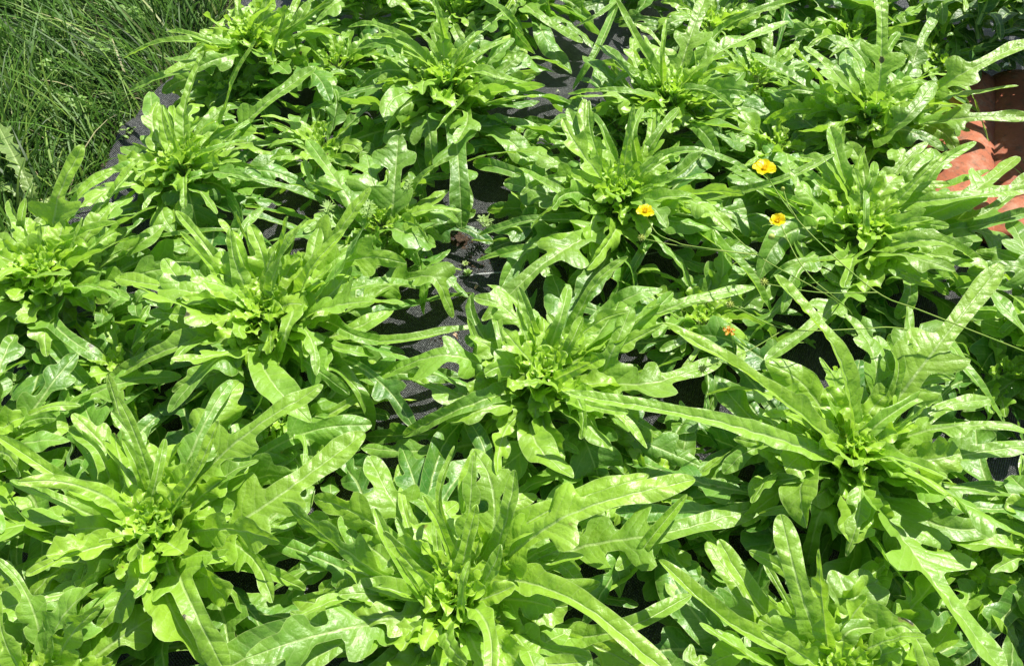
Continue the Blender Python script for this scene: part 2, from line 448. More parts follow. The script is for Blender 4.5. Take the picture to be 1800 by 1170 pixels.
# pale marker thread woven in
line = g.math('ABSOLUTE', g.math('SUBTRACT', sep.outputs[1], 0.0))
LINEY = g.n('ShaderNodeValue')
ln = g.ramp(g.math('ABSOLUTE', g.math('SUBTRACT', sep.outputs[1], LINEY.outputs[0])), .0007, .0012, 1, 0)
_p = at(800, 490, 0); _a = R(-9)
LINEY.outputs[0].default_value = _p[0]*math.sin(_a)+_p[1]*math.cos(_a)
c = g.mix(g.math('MULTIPLY', ln, .75), c, (.62, .64, .64, 1))
g.l(c, p.inputs['Base Color'])
p.inputs['Roughness'].default_value = .38
p.inputs['Specular IOR Level'].default_value = .6
bp = g.n('ShaderNodeBump'); bp.inputs['Strength'].default_value = 1; bp.inputs['Distance'].default_value = .0007
g.l(g.math('ADD', g.math('ADD', wv, g.math('MULTIPLY', fib, 1.2)), g.math('MULTIPLY', g.noise(rt.outputs[0], 60, 2), 6.0)), bp.inputs['Height']); g.l(bp.outputs[0], p.inputs['Normal'])
g.l(p.outputs[0], out.inputs[0])
# the mat: its left edge follows the lawn
edge_px = [(-420, 1300), (-60, 560), (95, 405), (188, 283), (212, 240), (258, 178), (305, 138), (378, 62), (446, -20), (525, -160), (560, -330)]
E = [at(x, y, 0) for x, y in edge_px]
rng = random.Random(5)
rows = 90
Qe, se = catmull(E, 0)
Pe = sample(Qe, se, np.linspace(0, 1, 260))
Pe[:, 0] += np.array([.0016*math.sin(i*.9)+.001*rng.uniform(-1, 1) for i in range(260)])
nx = 160
xx = np.concatenate([np.linspace(0, .10, 22), np.linspace(.105, 2.4, nx-22)])
G = np.zeros((260, nx, 3))
G[..., 0] = Pe[:, None, 0]+xx[None]; G[..., 1] = Pe[:, None, 1]
G[..., 2] = .002+.0016*np.sin(G[..., 0]*37+G[..., 1]*23)+.0012*np.sin(G[..., 0]*91-G[..., 1]*60)+.0015
G[..., 2] += .004*np.exp(-(xx[None]/.02)**2)*np.sin(G[..., 1]*50)
a = Acc(); a.add(G); matob = a.build('weed_mat', mw)
matob['kind'] = 'structure'

# ------------------------------------------------------------------ keep-clear zones, in the layout plan
_GAP0 = [((1022, 60), 26), ((1020, 110), 40), ((985, 160), 42), ((965, 210), 44), ((930, 290), 34), ((893, 350), 30), ((845, 395), 26), ((815, 440), 50), ((810, 490), 44), ((790, 560), 66), ((770, 620), 62), ((765, 690), 52), ((735, 730), 30), ((672, 805), 24), ((632, 912), 20)]
GAP = [(p_, r_*(.58 if 400 < p_[1] < 720 else .42)) for p_, r_ in _GAP0]
CLEAR2 = [((270, 150), 24), ((236, 220), 36), ((205, 268), 30), ((383, 18), 22), ((1712, 748), 22), ((1745, 832), 24), ((1792, 1050), 30), ((1790, 720), 22),
          ((1740, 262), 46), ((1700, 285), 26), ((1765, 420), 36), ((1790, 240), 34), ((1770, 300), 30), ((1800, 150), 30)]
def blocked(p, grow=0):
    x, y = proj(p)
    for k in range(len(GAP)):
        (x0, y0), r0 = GAP[k]
        if math.hypot(x-x0, y-y0) < r0+grow: return True
        if k+1 < len(GAP):
            (x1, y1), r1 = GAP[k+1]
            for t in (.33, .66):
                if math.hypot(x-(x0+(x1-x0)*t), y-(y0+(y1-y0)*t)) < min(r0, r1)+grow: return True
    for (x0, y0), r0 in CLEAR2:
        if math.hypot(x-x0, y-y0) < r0+grow: return True
    # the lawn side of the bed
    ex = np.interp(y, [e[1] for e in edge_px[::-1]], [e[0] for e in edge_px[::-1]])
    return x < ex-25

# ------------------------------------------------------------------ lettuces
# name: (heart px, heart z, size, auto mid, auto upper, label)
GRP = 'oak-leaf lettuces growing through the woven mat'
PL = {
 'A': ((440, 62), .10, .92, 15, 5, 'lettuce in the far left corner of the bed, its strap leaves hanging over the lawn'),
 'B': ((782, 142), .10, 1.0, 15, 6, 'large lettuce left of the far end of the bare mat strip, with a yellow-green heart'),
 'C': ((315, 285), .09, .9, 13, 6, 'lettuce at the lawn edge just right of the bare grey patch of mat'),
 'D': ((72, 478), .10, 1.0, 14, 6, 'bright lettuce at the left edge with one tall pale leaf standing against the grass'),
 'E': ((462, 548), .11, 1.08, 12, 6, 'big pale lettuce left of the bare mat, one folded strap leaf over its front'),
 'F': ((262, 925), .11, 1.1, 12, 5, 'lettuce at lower left with two long straps reaching to the left edge'),
 'G': ((1090, 335), .10, 1.0, 13, 6, 'lettuce behind the smallest low yellow flower, right of the bare mat strip'),
 'H': ((668, 388), .06, .75, 9, 0, 'low flat lettuce with deeply lobed leaves mixed with feathery weeds, beside the bare mat'),
 'I': ((958, 655), .11, 1.0, 12, 5, 'lettuce in the middle of the bed whose lobed leaf crosses the bare mat strip'),
 'J': ((1500, 785), .11, 1.08, 12, 5, 'large lettuce at right with very long straps reaching left across its neighbours'),
 'K': ((800, 1050), .11, 1.1, 12, 6, 'nearest lettuce at the bottom centre with many upright folded leaves'),
 'L': ((1480, 1180), .10, 1.0, 13, 4, 'lettuce cut off by the bottom edge right of centre with a tall pale upright leaf'),
 'N': ((1178, 165), .10, .95, 13, 5, 'lettuce right of the far end of the bare mat strip with thin arching straps'),
 'O': ((1537, 195), .09, .95, 12, 3, 'lettuce at far right with tall broad lobed leaves around an open centre'),
 'P': ((1520, 400), .10, 1.05, 14, 6, 'lettuce with a crinkled heart between the largest yellow flower and the terracotta pot'),
 'Q': ((1880, 560), .09, .9, 12, 4, 'lettuce cut off by the right edge below the terracotta pot'),
 'S': ((1870, 950), .09, .8, 9, 2, 'lettuce cut off by the right edge, lowest on that side'),
 'T': ((640, -40), .09, .9, 14, 6, 'lettuce cut off by the top edge left of centre'),
 'U': ((905, -50), .09, .9, 14, 6, 'lettuce cut off by the top edge just left of the bare mat strip'),
 'V': ((1135, -90), .09, .9, 14, 5, 'lettuce at the top edge whose dark blade hangs to the bare mat'),
 'W': ((1390, -60), .09, .95, 14, 6, 'lettuce at the top edge behind the broad lobed leaves on the right'),
 'X': ((1640, -30), .09, .9, 11, 4, 'lettuce at the top edge in front of the dark shaded leaves'),
 'Y': ((-60, 800), .09, .95, 13, 4, 'lettuce cut off by the left edge halfway up the near side'),
 'Z': ((60, 1210), .09, .95, 12, 4, 'lettuce cut off by the bottom left corner'),
 'B2': ((560, 255), .05, .62, 9, 0, 'small dark lettuce tucked between two larger ones, left of centre at the far side'),
 'E2': ((500, 740), .05, .70, 11, 0, 'low shaded lettuce below the big pale one, lobed leaves near the mat'),
 'J2': ((1240, 560), .05, .72, 11, 0, 'low shaded lettuce under the long straps, beside the withered orange flower'),
 'K2': ((1150, 870), .05, .72, 11, 0, 'low shaded lettuce in the hollow right of the nearest one'),
 'D2': ((210, 640), .045, .6, 8, 0, 'low dark lettuce in the shaded hollow near the left edge'),
 'N2': ((1370, 260), .05, .70, 11, 0, 'low broad-leaved lettuce behind the largest yellow flower'),
 'V2': ((1255, 40), .05, .75, 12, 0, 'low lettuce in the shade at the far side, between two with arching straps'),
 'W2': ((1500, 60), .05, .75, 12, 0, 'low shaded lettuce directly behind the one with tall broad lobed leaves'),
 'U2': ((800, 20), .05, .7, 11, 0, 'low lettuce at the far side, half hidden behind a yellow-green heart'),
 'A2': ((590, 110), .05, .65, 10, 0, 'low lettuce at the far side between two big ones left of the bare mat'),
 'C2': ((395, 160), .045, .6, 9, 0, 'low lettuce near the lawn edge beneath a thin dark upright strap'),
 'G2': ((985, 395), .045, .55, 8, 0, 'low lettuce at the right side of the bare mat strip, under arching straps'),
 'P2': ((1330, 130), .05, .65, 10, 0, 'low lettuce at the far side, under the broadest lobed leaf'),
 'Q2': ((1765, 655), .05, .6, 9, 0, 'low shaded lettuce at the right, behind the widest folded leaf'),
 'H2': ((905, 255), .035, .45, 6, 0, 'smallest flat lettuce, on the far half of the bare mat strip'),
 'R2': ((640, 960), .045, .6, 9, 0, 'low lettuce in the gap between the two nearest big ones at lower left'),
 'S2': ((1080, 210), .045, .5, 8, 0, 'low lettuce at the right side of the far mat strip, under a thin arching strap'),
 'O2': ((1650, 110), .05, .6, 8, 0, 'low lettuce in front of the dark plant, beside the terracotta tiles'),
 'L2': ((1700, 1000), .05, .65, 8, 0, 'low dark lettuce under the giant ribbed leaf at lower right'),
}
# individually placed leaves: plant, kind, half width cm, points (x, y, height cm), extras
H_ = [
 ('A','strap',1.3,[(400,78,12),(290,73,14),(215,104,10)]), ('A','strap',1.2,[(395,85,12),(340,62,14),(293,55,12)]),
 ('A','strap',1.7,[(395,108,9),(300,130,9),(226,160,5)]), ('A','strap',1.2,[(445,45,12),(470,15,16),(510,-20,20)]),
 ('A','strap',1.3,[(480,87,10),(495,50,13),(505,12,16)]), ('A','tongue',2.2,[(490,60,9),(520,40,13),(545,2,15)]),
 ('A','strap',1.5,[(520,80,8),(560,50,9),(598,36,8)]), ('A','spoon',1.3,[(395,100,8),(330,105,8),(288,102,7)]),
 ('A','spoon',1.2,[(455,95,11),(475,98,12),(478,110,10)]),
 ('C','strap',1.4,[(328,270,9),(324,190,13),(358,90,17)]), ('C','strap',.9,[(388,215,10),(412,140,16),(450,72,20)]),
 ('C','tongue',2.6,[(400,250,7),(470,180,11),(555,118,13)]), ('C','strap',1.0,[(335,290,9),(380,262,11),(430,247,9)]),
 ('C','tongue',2.2,[(345,303,8),(440,312,10),(578,356,5)]), ('C','spoon',1.5,[(300,285,8),(255,275,8),(212,258,6)]),
 ('C','strap',1.6,[(290,290,8),(210,300,9),(120,342,6)]), ('C','strap',.8,[(315,275,10),(300,220,14),(287,185,15)]),
 ('C','oak',3.0,[(322,312,8),(335,350,8),(352,422,4)]), ('C','spoon',1.8,[(380,265,5),(440,250,6),(502,252,5)]),
 ('C','spoon',1.1,[(330,315,9),(350,308,10),(372,300,9)]), ('C','spoon',1.6,[(300,250,6),(270,200,9),(265,160,8)]),
 ('B','strap',1.5,[(752,112,12),(700,70,15),(653,64,12)]), ('B','strap',1.5,[(722,80,12),(660,45,12),(612,48,9)]),
 ('B','strap',1.2,[(787,105,11),(775,40,17),(760,-10,20)]), ('B','strap',.9,[(820,112,12),(870,80,13),(903,68,11)]),
 ('B','strap',1.3,[(830,128,13),(880,135,14),(938,152,11)]), ('B','spoon',2.3,[(840,122,9),(910,112,9),(974,128,6)]),
 ('B','oak',2.0,[(880,112,7),(945,103,8),(1004,126,5)]), ('B','strap',1.0,[(742,160,10),(690,168,10),(663,200,5)]),
 ('B','strap',1.6,[(722,185,8),(670,215,7),(635,240,4)]), ('B','tongue',3.0,[(752,190,8),(757,245,9),(762,305,5)]),
 ('B','tongue',3.8,[(795,190,8),(806,290,9),(812,402,4)]), ('B','spoon',2.1,[(800,205,6),(850,222,7),(906,212,6)]),
 ('B','tongue',2.4,[(755,152,9),(650,155,9),(535,192,5)]), ('B','strap',1.0,[(800,110,12),(830,70,14),(850,55,13)]),
 ('B','oak',2.2,[(835,150,6),(890,160,6),(925,172,4)]), ('B','spoon',1.5,[(840,185,6),(900,185,5),(950,178,4)]),
 ('U','strap',1.6,[(850,-5,10),(885,22,13),(920,62,9)]), ('U','tongue',2.6,[(925,10,8),(960,35,9),(1025,75,5)]),
 ('U','spoon',2.2,[(940,30,4),(960,70,5),(1005,130,2)]),
 ('G','oak',2.4,[(985,258,3),(940,226,6),(885,208,7)]),
 ('H','oak',3.0,[(688,388,6),(693,330,9),(700,238,12)]), ('H','oak',2.6,[(680,375,6),(655,320,9),(644,272,9)]),
 ('H','strap',1.3,[(710,362,6),(750,305,10),(802,274,12)]), ('H','oak',2.2,[(690,402,7),(730,415,8),(765,430,6)]),
 ('H','spoon',1.8,[(700,480,3),(742,468,4),(792,438,4)]), ('H','oak',1.9,[(715,385,7),(770,372,8),(806,388,6)]),
 ('H','tongue',2.4,[(640,395,7),(600,330,9),(540,245,9)]), ('H','oak',2.0,[(650,410,6),(640,440,6),(625,470,4)]),
 ('D','tongue',2.4,[(92,440,9),(103,345,15),(147,254,19)],dict(roll=-.5)), ('D','strap',1.3,[(45,430,8),(38,390,12),(45,348,13)]),
 ('D','strap',1.5,[(92,450,9),(140,412,13),(208,390,14)]), ('D','strap',.9,[(72,470,9),(70,430,13),(72,394,15)]),
 ('D','tongue',2.6,[(55,475,9),(25,440,12),(-8,412,12)]), ('D','oak',2.2,[(105,500,7),(150,482,9),(204,480,7)]),
 ('D','strap',2.1,[(66,560,7),(115,632,8),(186,712,4)]), ('D','strap',1.6,[(170,410,7),(200,335,12),(246,277,14)]),
 ('D','strap',1.0,[(235,428,8),(330,410,10),(430,404,9)]), ('D','spoon',1.9,[(225,440,8),(250,425,10),(292,395,10)]),
 ('D','strap',1.6,[(120,440,8),(170,370,11),(235,300,11)]), ('D','spoon',1.4,[(60,520,8),(50,540,9),(52,556,8)]),
 ('D','tongue',2.4,[(30,530,7),(10,590,7),(-15,650,4)]), ('D','strap',1.6,[(60,450,9),(35,400,11),(15,352,9)]),
 ('E','tongue',2.9,[(425,535,10),(320,510,13),(203,488,11)]), ('E','strap',2.0,[(400,590,10),(300,612,11),(183,670,6)]),
 ('E','strap',1.3,[(412,520,10),(358,452,15),(316,407,18)]), ('E','strap',1.5,[(442,505,11),(425,455,15),(412,418,16)]),
 ('E','strap',1.4,[(490,510,11),(497,440,16),(506,380,20)],dict(roll=.5)), ('E','strap',1.6,[(520,535,11),(548,470,16),(606,406,18)],dict(roll=-.4)),
 ('E','tongue',2.8,[(560,460,8),(600,400,12),(652,330,15)]), ('E','strap',1.7,[(515,545,13),(500,590,14),(484,632,9)],dict(fold=.1)),
 ('E','strap',1.7,[(560,530,9),(650,500,10),(737,500,7)]), ('E','spoon',1.5,[(590,590,6),(650,565,7),(692,545,6)]),
 ('E','strap',1.6,[(560,560,8),(630,592,9),(686,602,6)]), ('E','strap',1.6,[(570,605,8),(620,618,9),(657,625,7)]),
 ('E','strap',1.9,[(560,625,7),(625,680,8),(656,756,3)]), ('E','strap',1.5,[(640,665,6),(680,690,7),(722,748,3)]),
 ('E','oak',2.4,[(430,612,7),(390,650,8),(322,674,6)]), ('E','spoon',2.4,[(500,600,6),(540,628,7),(568,658,4)]),
 ('E','strap',2.0,[(500,640,5),(480,690,5),(460,722,3)]), ('E','strap',1.5,[(600,600,5),(700,598,8),(852,572,7)]),
 ('E','oak',2.4,[(690,500,6),(762,488,10),(797,558,6)]), ('E','tongue',1.8,[(715,490,6),(765,468,9),(812,474,6)]),
 ('E','strap',1.3,[(400,490,10),(360,430,13),(310,370,12)]), ('E','spoon',1.0,[(440,610,8),(455,600,9),(462,598,9)]),
 ('E','tongue',2.4,[(525,500,10),(545,460,13),(560,400,14)]), ('E','tongue',2.2,[(470,500,11),(462,450,14),(440,395,15)]),
 ('E','strap',1.5,[(545,510,10),(600,460,12),(640,440,11)]),
 ('F','strap',1.8,[(240,925,11),(120,850,15),(-8,764,17)]), ('F','strap',1.4,[(190,920,10),(110,882,13),(18,844,13)]),
 ('F','strap',1.4,[(300,900,12),(345,830,17),(385,738,20)]), ('F','tongue',2.5,[(315,880,9),(430,765,14),(568,676,16)]),
 ('F','tongue',3.6,[(350,960,8),(470,885,11),(642,760,12)]), ('F','oak',2.2,[(335,930,9),(390,860,11),(436,798,11)]),
 ('F','tongue',1.6,[(285,960,10),(300,1010,11),(300,1052,8)]), ('F','tongue',3.0,[(305,990,10),(345,1080,12),(398,1185,9)]),
 ('F','strap',1.5,[(300,995,9),(350,985,11),(420,972,9)]), ('F','strap',1.7,[(380,990,7),(460,1002,9),(537,1036,6)]),
 ('F','tongue',2.8,[(195,1000,8),(130,1060,10),(150,1195,9)]), ('F','tongue',2.2,[(210,990,9),(95,985,10),(22,1002,7)]),
 ('F','tongue',2.4,[(130,1040,8),(50,1060,8),(-20,1085,6)]), ('F','spoon',1.6,[(210,1000,9),(235,1030,9),(255,1052,6)]),
 ('F','strap',1.6,[(290,1050,8),(255,1085,8),(228,1125,5)]), ('F','strap',1.2,[(262,880,11),(240,820,15),(215,770,16)]),
 ('F','strap',1.5,[(200,850,10),(170,790,12),(120,750,11)]), ('F','strap',1.1,[(265,900,11),(275,840,14),(290,770,15)]),
 ('G','strap',1.6,[(1030,372,10),(970,330,12),(912,296,10)]), ('G','strap',1.7,[(1060,320,8),(1025,260,11),(998,190,12)]),
 ('G','strap',1.1,[(1120,300,10),(1113,235,15),(1130,188,14)]), ('G','strap',1.5,[(1125,290,10),(1160,232,13),(1194,190,13)]),
 ('G','strap',1.4,[(1125,295,9),(1220,264,13),(1322,303,10)]), ('G','strap',2.0,[(1115,340,9),(1180,315,12),(1236,268,14)]),
 ('G','strap',1.5,[(1110,365,10),(1200,345,13),(1272,380,8)]), ('G','spoon',2.0,[(1130,385,7),(1220,395,9),(1302,390,7)]),
 ('G','strap',1.5,[(1050,390,8),(930,388,9),(842,413,6)]), ('G','tongue',3.2,[(1060,400,9),(960,460,11),(847,564,8)]),
 ('G','strap',1.4,[(1010,420,8),(960,428,10),(838,458,7)]), ('G','strap',1.4,[(1150,400,7),(1125,450,8),(1092,505,5)]),
 ('G','strap',1.3,[(1265,345,8),(1370,318,13),(1468,271,14)]), ('G','strap',2.0,[(1180,385,7),(1290,455,10),(1356,548,6)]),
 ('G','strap',1.3,[(1080,300,10),(1060,230,13),(1040,200,12)]), ('G','tongue',2.2,[(1040,420,7),(1040,460,8),(1000,500,5)]),
 ('I','strap',1.3,[(995,600,10),(1045,500,15),(1104,451,17)]), ('I','strap',1.2,[(945,610,11),(930,555,15),(911,503,17)],dict(roll=.4)),
 ('I','strap',1.5,[(985,640,11),(1005,600,14),(1024,556,15)]), ('I','tongue',2.5,[(1050,665,10),(1080,610,13),(1110,538,15)]),
 ('I','tongue',2.6,[(1060,675,10),(1150,672,12),(1268,634,10)]), ('I','strap',1.9,[(900,690,10),(800,722,11),(708,766,7)]),
 ('I','strap',1.1,[(900,655,8),(850,625,11),(822,560,13)]), ('I','tongue',2.8,[(890,662,7),(780,624,12),(660,664,6)]),
 ('I','spoon',1.4,[(880,665,8),(850,648,11),(842,680,9)]), ('I','tongue',2.0,[(920,730,6),(905,780,7),(955,862,3)]),
 ('I','oak',2.7,[(1000,720,7),(1035,790,8),(1060,862,5)]), ('I','tongue',2.0,[(1080,590,10),(1200,532,13),(1328,504,13)]),
 ('I','strap',1.4,[(965,620,11),(985,560,15),(1000,500,15)]), ('I','strap',1.3,[(900,640,10),(880,590,13),(870,540,12)]),
 ('I','spoon',1.7,[(1060,560,7),(1110,520,10),(1165,508,10)]), ('I','tongue',1.9,[(1010,700,9),(1100,730,9),(1180,780,5)]),
 ('I','spoon',1.7,[(920,700,8),(900,740,8),(880,790,5)]), ('I','spoon',1.6,[(850,700,4),(800,690,4),(785,690,3)]),
 ('J','strap',1.7,[(1460,805,12),(1250,738,17),(990,690,18)]), ('J','strap',2.0,[(1475,790,12),(1320,662,18),(1166,569,20)]),
 ('J','strap',2.2,[(1495,745,13),(1470,620,19),(1360,483,22)],dict(roll=-.35)), ('J','tongue',2.9,[(1540,750,11),(1635,625,16),(1762,462,20)]),
 ('J','strap',1.3,[(1520,765,12),(1590,712,14),(1661,678,13)]), ('J','strap',1.8,[(1535,798,12),(1598,828,13),(1632,902,8)]),
 ('J','tongue',2.4,[(1590,820,10),(1710,796,12),(1815,782,12)]), ('J','strap',2.1,[(1545,850,8),(1600,908,8),(1646,957,5)]),
 ('J','strap',1.0,[(1640,865,8),(1700,855,9),(1768,850,7)]), ('J','strap',1.3,[(1492,840,10),(1480,870,11),(1456,902,7)]),
 ('J','strap',1.5,[(1450,830,10),(1395,840,12),(1338,848,8)]), ('J','tongue',2.0,[(1470,880,9),(1440,905,10),(1418,992,4)]),
 ('J','tongue',4.0,[(1530,870,10),(1640,1020,13),(1768,1185,12)],dict(roll=.3)), ('J','tongue',2.2,[(1640,590,6),(1705,655,9),(1768,748,5)]),
 ('J','strap',1.5,[(1440,800,10),(1380,790,12),(1290,770,9)]), ('J','strap',1.5,[(1545,740,11),(1580,650,15),(1560,600,15)]),
 ('J','oak',2.8,[(1570,700,8),(1560,640,12),(1540,590,12)]), ('J','tongue',2.2,[(1560,800,9),(1650,720,11),(1740,700,10)]),
 ('J','spoon',1.6,[(1400,790,8),(1300,800,7),(1285,850,4)]), ('J','strap',2.4,[(1560,880,7),(1680,930,9),(1815,905,8)]),
 ('J','tongue',2.2,[(1510,850,9),(1530,900,9),(1545,960,5)]),
 ('K','tongue',3.0,[(870,1000,11),(1010,900,17),(1222,841,18)],dict(fold=.6)), ('K','strap',2.2,[(860,980,11),(960,900,15),(1140,835,17)]),
 ('K','strap',1.7,[(1090,1015,6),(1140,950,10),(1208,868,12)]),
 ('K','strap',2.3,[(870,1020,11),(1010,1055,15),(1190,1195,15)],dict(roll=.25)), ('K','strap',2.0,[(1010,1120,6),(1110,1100,9),(1216,1044,9)]),
 ('K','strap',1.4,[(802,1010,11),(775,930,15),(742,870,17)]), ('K','strap',1.5,[(812,1010,12),(822,950,15),(838,885,17)]),
 ('K','strap',1.6,[(860,1000,11),(893,900,16),(905,825,18)],dict(roll=.4)), ('K','strap',.9,[(812,1080,12),(814,1030,15),(826,984,16)]),
 ('K','strap',1.4,[(745,1050,12),(692,970,16),(658,893,17)]), ('K','tongue',2.6,[(720,1030,9),(680,985,11),(628,944,9)]),
 ('K','strap',1.0,[(722,980,10),(712,945,12),(696,908,12)]), ('K','strap',1.8,[(730,1050,11),(660,1030,12),(590,1032,9)]),
 ('K','strap',1.5,[(780,1110,11),(680,1125,11),(588,1152,8)]), ('K','strap',1.8,[(850,970,10),(820,880,15),(836,792,17)]),
 ('K','strap',.9,[(792,960,11),(772,870,15),(799,783,17)]), ('K','oak',3.0,[(755,960,6),(690,880,9),(648,800,9)]),
 ('K','spoon',1.9,[(745,1080,8),(630,1072,10),(513,1052,7)]), ('K','spoon',1.6,[(850,1100,9),(930,1135,11),(1004,1106,9)]),
 ('K','tongue',3.0,[(1010,965,6),(1180,934,10),(1348,886,8)]), ('K','tongue',2.2,[(900,1000,8),(980,990,10),(1025,1035,7)]),
 ('K','oak',2.4,[(900,950,7),(960,920,10),(990,850,11)]), ('K','spoon',1.8,[(1050,940,6),(1085,1000,7),(1090,1050,4)]),
 ('K','tongue',2.0,[(640,985,5),(620,950,7),(600,905,6)]), ('K','spoon',1.7,[(735,1120,10),(745,1150,10),(762,1190,7)]),
 ('K','tongue',2.2,[(850,1130,8),(900,1175,8),(960,1220,6)]), ('K','strap',1.5,[(700,1150,9),(640,1190,9),(560,1240,6)]),
 ('L','tongue',2.8,[(1450,1160,9),(1407,1040,15),(1372,903,17)],dict(roll=.35)), ('L','strap',2.1,[(1440,1175,9),(1280,1092,13),(1158,983,14)]),
 ('L','strap',2.0,[(1420,1140,7),(1340,1070,11),(1262,948,13)]), ('L','tongue',2.2,[(1500,1150,9),(1590,1100,13),(1648,1200,11)]),
 ('L','oak',2.4,[(1480,1130,9),(1500,1060,12),(1520,1000,12)]), ('L','strap',1.5,[(1470,1150,10),(1500,1105,12),(1590,1108,10)]),
 ('L','spoon',1.8,[(1440,1150,9),(1340,1140,10),(1325,1095,10)]), ('L','spoon',1.6,[(1390,1200,8),(1230,1170,8),(1215,1130,8)]),
 ('L','spoon',1.8,[(1530,1170,10),(1560,1150,12),(1590,1140,11)]), ('L','oak',2.0,[(1500,1140,8),(1540,1050,9),(1530,1010,8)]),
 ('N','strap',1.2,[(1150,175,12),(1070,160,14),(998,166,10)]), ('N','strap',1.1,[(1200,160,12),(1250,163,13),(1302,202,9)]),
 ('N','strap',1.8,[(1140,160,9),(1100,120,12),(1062,80,12)]), ('N','strap',1.5,[(1165,150,11),(1125,80,15),(1080,-5,18)]),
 ('N','strap',1.0,[(1165,150,11),(1165,90,16),(1173,33,18)]), ('N','tongue',2.8,[(1190,140,9),(1215,60,13),(1242,-10,15)]),
 ('N','tongue',2.2,[(1195,150,8),(1275,85,12),(1388,38,12)]), ('N','strap',1.6,[(1260,60,7),(1330,20,10),(1405,0,10)]),
 ('N','strap',1.3,[(1170,200,9),(1150,240,10),(1130,262,7)]), ('N','spoon',1.7,[(1140,180,7),(1070,160,8),(1045,120,8)]),
 ('N','oak',2.2,[(1210,190,7),(1270,240,8),(1330,255,5)]), ('N','oak',2.4,[(1230,165,7),(1260,215,8),(1275,260,4)]),
 ('V','strap',1.7,[(1092,-10,9),(1052,85,10),(1007,158,6)]), ('V','strap',.9,[(1095,-10,9),(1055,25,12),(1010,48,10)]),
 ('O','tongue',2.5,[(1543,170,11),(1550,60,17),(1546,-20,20)]), ('O','tongue',2.3,[(1510,185,10),(1470,130,14),(1414,82,14)]),
 ('O','tongue',3.0,[(1495,212,7),(1420,155,10),(1320,90,10)]), ('O','tongue',2.9,[(1550,240,9),(1600,200,13),(1644,143,14)]),
 ('O','tongue',2.8,[(1610,180,8),(1700,125,14),(1812,70,16)]), ('O','tongue',2.4,[(1660,155,8),(1705,160,10),(1738,250,4)]),
 ('O','tongue',2.4,[(1570,228,7),(1690,208,13),(1818,205,14)],dict(roll=-.2)), ('O','strap',1.3,[(1515,180,9),(1500,140,12),(1490,120,12)]),
 ('O','oak',2.6,[(1490,220,7),(1440,230,8),(1380,175,7)]), ('O','spoon',1.2,[(1545,210,8),(1565,230,8),(1572,245,6)]),
 ('O','spoon',1.8,[(1480,90,5),(1425,60,6),(1420,30,6)]), ('O','tongue',2.0,[(1600,120,8),(1620,70,10),(1650,20,10)]),
 ('P','strap',1.3,[(1600,372,10),(1650,292,14),(1716,249,14)]), ('P','strap',2.0,[(1560,370,10),(1690,347,14),(1818,331,14)],dict(roll=-.1)),('P','oak',2.2,[(1590,360,9),(1650,350,12),(1735,350,11)]),('P','oak',2.0,[(1580,330,9),(1640,290,11),(1690,265,10)]),('O','oak',2.2,[(1600,230,7),(1650,215,8),(1705,230,6)]),('P','oak',2.6,[(1620,420,8),(1700,400,10),(1785,430,7)]),('P','tongue',2.6,[(1630,380,8),(1720,330,11),(1790,275,9)]),('O','tongue',2.6,[(1620,170,7),(1690,165,11),(1790,150,11)]),('Q','oak',2.6,[(1840,500,8),(1810,450,11),(1775,385,10)]),('P','tongue',2.2,[(1640,400,7),(1740,370,10),(1815,300,10)]),
 ('P','strap',2.3,[(1505,370,9),(1480,300,13),(1459,223,14)]), ('P','strap',1.6,[(1500,380,8),(1440,322,12),(1394,284,11)]),
 ('P','strap',1.5,[(1490,390,8),(1400,355,11),(1308,327,9)]), ('P','strap',1.8,[(1550,435,11),(1650,424,14),(1739,474,9)]),
 ('P','oak',2.0,[(1560,420,10),(1600,405,12),(1634,398,12)]), ('P','strap',1.2,[(1480,455,11),(1400,463,13),(1354,489,11)]),
 ('P','tongue',2.5,[(1525,465,7),(1440,562,10),(1344,634,9)]), ('P','strap',1.4,[(1510,360,11),(1530,320,14),(1537,285,14)]),
 ('P','tongue',2.2,[(1570,350,9),(1600,300,12),(1640,262,12)]), ('P','strap',1.0,[(1515,420,11),(1522,370,14),(1520,335,14)]),
 ('P','tongue',2.4,[(1420,460,9),(1405,410,10),(1400,380,9)]), ('P','tongue',2.4,[(1590,470,8),(1600,520,9),(1575,560,6)]),
 ('P','strap',1.7,[(1600,330,9),(1660,330,11),(1740,300,8)]), ('P','strap',1.9,[(1650,410,7),(1730,395,11),(1815,370,10)]),
 ('P','spoon',1.4,[(1530,470,8),(1480,500,9),(1440,470,9)]),
 ('Q','tongue',2.4,[(1850,640,9),(1790,570,12),(1735,505,12)]), ('Q','tongue',2.3,[(1840,520,9),(1790,470,12),(1700,478,10)]),
 ('Q','strap',1.4,[(1840,600,8),(1800,560,10),(1745,600,7)]), ('Q','oak',2.0,[(1850,600,7),(1770,580,8),(1710,560,7)]),
 ('S','spoon',2.0,[(1850,900,8),(1800,860,9),(1775,835,8)]), ('S','tongue',2.0,[(1850,960,8),(1790,980,8),(1745,1010,5)]),
 ('X','strap',1.5,[(1650,-10,9),(1635,30,10),(1650,65,6)]), ('X','spoon',1.6,[(1620,10,8),(1590,30,9),(1610,30,8)]),
 ('E2','oak',2.6,[(510,720,5),(540,770,6),(560,850,3)]), ('E2','tongue',2.4,[(520,730,5),(580,740,6),(620,790,3)]),
]
plants = {}
leafcount = {}
def safe_rng(s): return random.Random(s)
def add_leaf(key, root, base_xy, path, hw, kind, rng, age, **kw):
    a = Acc()
    leaf(a, path, hw, kind, rng, age=age, **kw)
    a.build('leaf', M_LEAF, root, loc=tuple(root.location))
    leafcount[key] = leafcount.get(key, 0)+1
